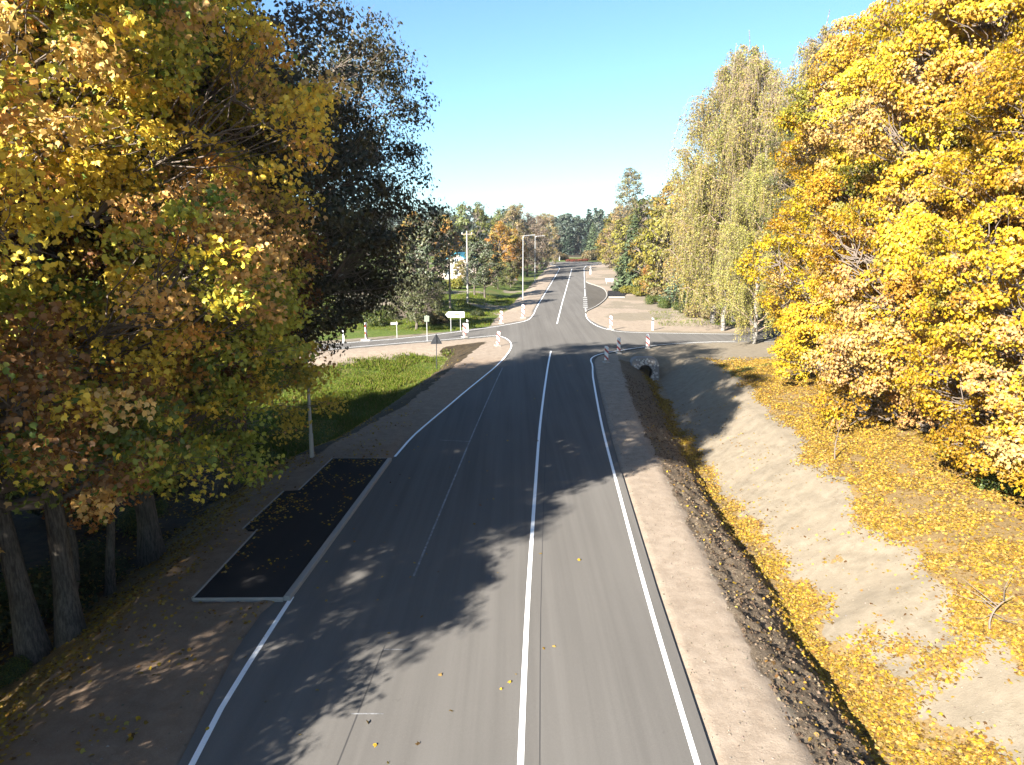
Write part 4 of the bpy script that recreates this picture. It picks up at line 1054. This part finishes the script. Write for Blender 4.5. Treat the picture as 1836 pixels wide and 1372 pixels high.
for k, (x, y, s) in enumerate([(-14.9, 17.0, .7), (-14.0, 18.1, .5), (-12.9, 37.4, .6)]):
    shrub_at('shrub', BG, ['green bush at the foot of the twin trunk', 'small bush right of the twin trunk', 'small bush left of the slender lamp'][k], 'shrub', x, y, s, k)

# bare sapling and stake on the right bank
def bare(name, lab, x, y, h, seed, spread=.6, lean=.3):
    rng = np.random.RandomState(seed); g = Geo(); z = height(x, y) - .05
    p = np.array([(0, 0, 0), (-.05, 0, h * .35), (lean * .5, .05, h * .7), (lean * 1.6, 0, h)]); g.tube(smooth_line(p, 1), np.linspace(.035, .008, len(smooth_line(p, 1))), 6)
    for k in range(9):
        f = rng.uniform(.3, 1); a = np.array([np.interp(f * h, p[:, 2], p[:, i]) for i in range(3)])
        e = a + rng.normal(size=3) * [spread, spread, .25] + [0, 0, .25]; m = (a + e) / 2 + rng.normal(size=3) * .07
        g.tube([a, m, e], [.014, .009, .004], 4)
    o = g.build(name, M['twig']); o.location = (x, y, z); tag(o, lab, 'sapling')
bare('bare_sapling', 'bare bent sapling on the leafy bank at the right edge', *at(1778, 1105, .6), 1.0, 3)
bare('bare_sapling', 'thin pale sapling standing in the yellow leaves', *at(1497, 822, .7), 1.5, 5, .18, .05)

# ------------------------------------------------------------------ fallen leaves, grass blades, stones
def interp_mask(mask, u, y):
    iu = np.clip(np.searchsorted(us, u), 1, len(us) - 1); iy = np.clip(np.searchsorted(ys, y), 1, len(ys) - 1)
    return mask[iy, iu]
def ground_z(u, y):
    iu = np.clip(np.searchsorted(us, u) - 1, 0, len(us) - 2); iy = np.clip(np.searchsorted(ys, y) - 1, 0, len(ys) - 2)
    fu = (u - us[iu]) / (us[iu + 1] - us[iu]); fy = (y - ys[iy]) / (ys[iy + 1] - ys[iy])
    return (Zg[iy, iu] * (1 - fu) + Zg[iy, iu + 1] * fu) * (1 - fy) + (Zg[iy + 1, iu] * (1 - fu) + Zg[iy + 1, iu + 1] * fu) * fy
rng = np.random.RandomState(77)
def scatter(n, u0, u1, y0, y1, maskf, power=1.0):
    u = rng.uniform(u0, u1, n); f = rng.uniform(0, 1, n); y = y0 + (y1 - y0) * f ** power
    m = maskf(u, y); k = rng.rand(n) < m
    return u[k], y[k]
def litter_mask(u, y):
    du = (rng.rand(len(u)) - .5) * 1.1 * rng.rand(len(u)); dy = (rng.rand(len(u)) - .5) * 1.2
    return np.clip(interp_mask(LM, u + du, y + dy), 0, 1) * (.10 + .90 * sm(.28, .62, vnoise(u * 1.1, y * .8) * .6 + vnoise(u * 3.1, y * 3.1) * .4))
parts = [scatter(230000, 7.4, 12.6, 10, 60, litter_mask, 1.5), scatter(300000, 11.2, 24, 12, 62, litter_mask, 1.3), scatter(40000, -19, -9.5, 10, 46, litter_mask, 1.2)]
parts.append(scatter(450, 6, 8.0, 10, 50, lambda u, y: u * 0 + 1, 1.3))
parts.append(scatter(1400, 9, 12.5, 10, 50, lambda u, y: (vnoise(u * .9, y * .9) > .45) * 1.0, 1.3))
parts.append(scatter(2600, -12, -7.3, 12, 44, lambda u, y: (vnoise(u * .8 + 5, y * .8) > .5) * 1.0, 1.1))
parts.append(scatter(400, -13, -3.7, 36, 62, lambda u, y: ((u < -np.interp(y, [36, 60], [8.5, 6.5]))) * 1.0))
u = np.concatenate([p[0] for p in parts]); y = np.concatenate([p[1] for p in parts])
x = u + C(y); z = ground_z(u, y) + rng.uniform(.012, .05, len(u))
ok = ~inside(main_poly, x, y) & ~inside(plat_poly, x, y)
# leaves lying on the asphalt and platform
ua, ya = scatter(200, -7, 3.4, 12, 60, lambda u, y: np.clip(.9 - (u + 7) / 12, .04, 1), 1.2)
up_, yp_ = scatter(2600, -10.5, -7.3, 21, 35, lambda u, y: np.clip(vnoise(u * 1.1, y * .7) * 1.3 - .4 + .5 * (u < -9.2), 0, .7))
xa = ua + C(ya); ka = inside(main_poly, xa, ya); xp_ = up_ + C(yp_); kp = inside(plat_poly, xp_, yp_)
X = np.concatenate([x[ok], xa[ka], xp_[kp]]); Y = np.concatenate([y[ok], ya[ka], yp_[kp]])
Z = np.concatenate([z[ok], P(ya[ka]) + ROAD + .018, P(yp_[kp]) + .165]); n = len(X)
nor = rng.normal(size=(n, 3)) * .38 + [0, 0, 1]
litter_cols = [(.27, .18, .020), (.22, .13, .026), (.16, .085, .024), (.29, .21, .055), (.09, .05, .02), (.22, .15, .05)]  # the fallen leaves' own yellows, tans and browns, picked at random
colr = pal(rng, n, litter_cols, [3, 2.6, 1.5, 1.8, 1.1, 1.8], .25)
V, Fq, cl = leaves(rng, np.stack([X, Y, Z], 1), nor, rng.uniform(.055, .13, n), LOBED, colr)
tag(link('fallen_leaves', new_mesh('fallen_leaves', V, [Fq], [M['litter']], False, cl)), 'yellow and brown fallen leaves strewn over ditch, banks and verges', 'fallen leaves', kind='stuff')

def gmask(u, y): return interp_mask(grass, u, y) * (.5 + .5 * (vnoise(u * .8, y * .8) > .4))
gp = [scatter(130000, -26, -8, 38, 70, gmask), scatter(50000, -24, -6.5, 80, 125, gmask), scatter(5000, 12, 22, 84, 100, lambda u, y: u * 0 + .6)]
u = np.concatenate([p[0] for p in gp]); y = np.concatenate([p[1] for p in gp]); x = u + C(y)
ok = ~inside(main_poly, x, y); u, y, x = u[ok], y[ok], x[ok]; z = ground_z(u, y); n = len(u)
hgt = rng.uniform(.05, .16, n) * (1 + .8 * (vnoise(x * .4, y * .4) > .6))
BL = np.array([(-.12, 0, 0), (.12, 0, 0), (.03, 1, .25)])
az = rng.uniform(0, 2 * PI, n); bx = np.stack([np.cos(az), np.sin(az), az * 0], 1); ln = rng.normal(size=(n, 2)) * .35
tip = np.stack([x + ln[:, 0] * hgt, y + ln[:, 1] * hgt, z + hgt], 1); b0 = np.stack([x, y, z - .02], 1)
wv = bx * (hgt * .14 + .010)[:, None]
V = np.stack([b0 - wv, b0 + wv, tip], 1).reshape(-1, 3)
gc = pal(rng, n, [(.055, .078, .010), (.075, .098, .014), (.115, .108, .026), (.14, .11, .045)], [3, 3, 1, .6], .25)
tag(link('grass', new_mesh('grass', V, [np.arange(3 * n).reshape(n, 3)], [M['litter']], False, np.repeat(gc, 3, 0))), 'green grass of the field and the verges left of the road', 'grass', kind='stuff')

# stones on shoulders and in the ditch
n = 26000
u, y = scatter(n, 3.95, 8.6, 10, 55, lambda u, y: np.where(u > 5.7, .5, .16), 1.5)
u2, y2 = scatter(6000, -10.5, -4.5, 11, 60, lambda u, y: u * 0 + .5, 1.3)
u3, y3 = scatter(5000, 8.8, 12.6, 10, 50, lambda u, y: u * 0 + .7, 1.4)
u = np.concatenate([u, u2, u3]); y = np.concatenate([y, y2, y3]); x = u + C(y)
ok = ~inside(main_poly, x, y) & ~inside(plat_poly, x, y); u, y, x = u[ok], y[ok], x[ok]
z = ground_z(u, y); n = len(u); s = rng.uniform(.22, 1.0, n) ** 2 * .034 * np.where((u > 5.8) & (u < 8.6), 1.9, 1.0)
OC = np.array([(1, 0, 0), (0, 1, 0), (-1, 0, 0), (0, -1, 0), (0, 0, .8), (0, 0, -.8)], float)
OF = np.array([[0, 1, 4], [1, 2, 4], [2, 3, 4], [3, 0, 4], [1, 0, 5], [2, 1, 5], [3, 2, 5], [0, 3, 5]])
sc_ = rng.uniform(.6, 1.3, (n, 1, 3)); ca = rng.uniform(0, PI, n)
Vl = OC[None] * sc_ * s[:, None, None]
Vr = np.stack([Vl[..., 0] * np.cos(ca)[:, None] - Vl[..., 1] * np.sin(ca)[:, None], Vl[..., 0] * np.sin(ca)[:, None] + Vl[..., 1] * np.cos(ca)[:, None], Vl[..., 2]], -1)
V = (Vr + np.stack([x, y, z + s * .25], 1)[:, None]).reshape(-1, 3)
Fq = (OF[None] + (np.arange(n) * 6)[:, None, None]).reshape(-1, 3)
gc = np.where(((u > 5.8) & (u < 8.6))[:, None], pal(rng, n, [(.095, .068, .045), (.15, .115, .078), (.060, .042, .028)], [3, 1.4, 2]), pal(rng, n, [(.16, .135, .105), (.12, .098, .075), (.20, .18, .15)], [3, 2, 1]))
tag(link('gravel', new_mesh('gravel', V, [Fq], [M['litter']], False, np.repeat(gc, 6, 0))), 'loose stones and clods on the shoulders and dark ditch slope', 'gravel', kind='stuff')

# ------------------------------------------------------------------ thin autumn haze
g = Geo(); g.box(-1900, 1900, -75, 2750, -8, 42); hz_ = NT('haze_air')
pv = hz_.n('ShaderNodeVolumePrincipled'); pv.inputs['Density'].default_value = HAZE; pv.inputs['Color'].default_value = (.86, .92, 1, 1); pv.inputs['Anisotropy'].default_value = .2
hz_.t.links.new(pv.outputs[0], hz_.out.inputs['Volume'])
tag(g.build('haze', hz_.m), kind='stuff')
# ------------------------------------------------------------------ light, sky, camera
SUN_EL, SUN_AZ = rad(25.5), math.atan2(.79, .61)      # direction the light travels, measured from +X
w = bpy.data.worlds.new('World'); scene.world = w; w.use_nodes = True
nt = w.node_tree; nt.nodes.clear()
sky = nt.nodes.new('ShaderNodeTexSky'); sky.sky_type = 'NISHITA'; sky.sun_disc = False
sky.sun_elevation = SUN_EL
fx, fy = -math.cos(SUN_AZ), -math.sin(SUN_AZ)       # horizontal vector towards the sun
sky.sun_rotation = math.atan2(fx, fy)
sky.air_density = 1.0; sky.dust_density = .6; sky.ozone_density = 1.5; sky.altitude = 100
bg = nt.nodes.new('ShaderNodeBackground'); bg.inputs[1].default_value = .05
ou = nt.nodes.new('ShaderNodeOutputWorld'); tm = nt.nodes.new('ShaderNodeMix'); tm.data_type = 'RGBA'; tm.blend_type = 'MULTIPLY'; tm.inputs[0].default_value = 1.0; tm.inputs[7].default_value = (.59, .775, .93, 1)
nt.links.new(sky.outputs[0], tm.inputs[6]); nt.links.new(tm.outputs[2], bg.inputs[0]); nt.links.new(bg.outputs[0], ou.inputs[0])
sd = bpy.data.lights.new('sun', 'SUN'); sd.energy = 5.0; sd.angle = rad(.5); sd.color = (1.0, .93, .83)
so = bpy.data.objects.new('sun', sd); COL.objects.link(so)
dirv = Vector((math.cos(SUN_AZ) * math.cos(SUN_EL), math.sin(SUN_AZ) * math.cos(SUN_EL), -math.sin(SUN_EL)))
so.rotation_euler = dirv.to_track_quat('-Z', 'Y').to_euler(); so.location = (-40, -50, 60)

cam = bpy.data.cameras.new('camera'); cam.sensor_width = 36; cam.lens = F_PX / PW * 36; cam.clip_end = 6000; cam.clip_start = .1
co = bpy.data.objects.new('camera', cam); COL.objects.link(co)
co.location = (0, 0, CAM_H); co.rotation_euler = (PI / 2 - PITCH, 0, 0); scene.camera = co

scene.view_settings.view_transform = 'Standard'; scene.view_settings.look = 'None'
scene.view_settings.exposure = 2.5; scene.view_settings.gamma = 1; scene.view_settings.use_curve_mapping = False
scene.cycles.max_bounces = 5; scene.cycles.diffuse_bounces = 3; scene.cycles.transmission_bounces = 3; scene.cycles.glossy_bounces = 2
scene.cycles.caustics_reflective = False; scene.cycles.caustics_refractive = False
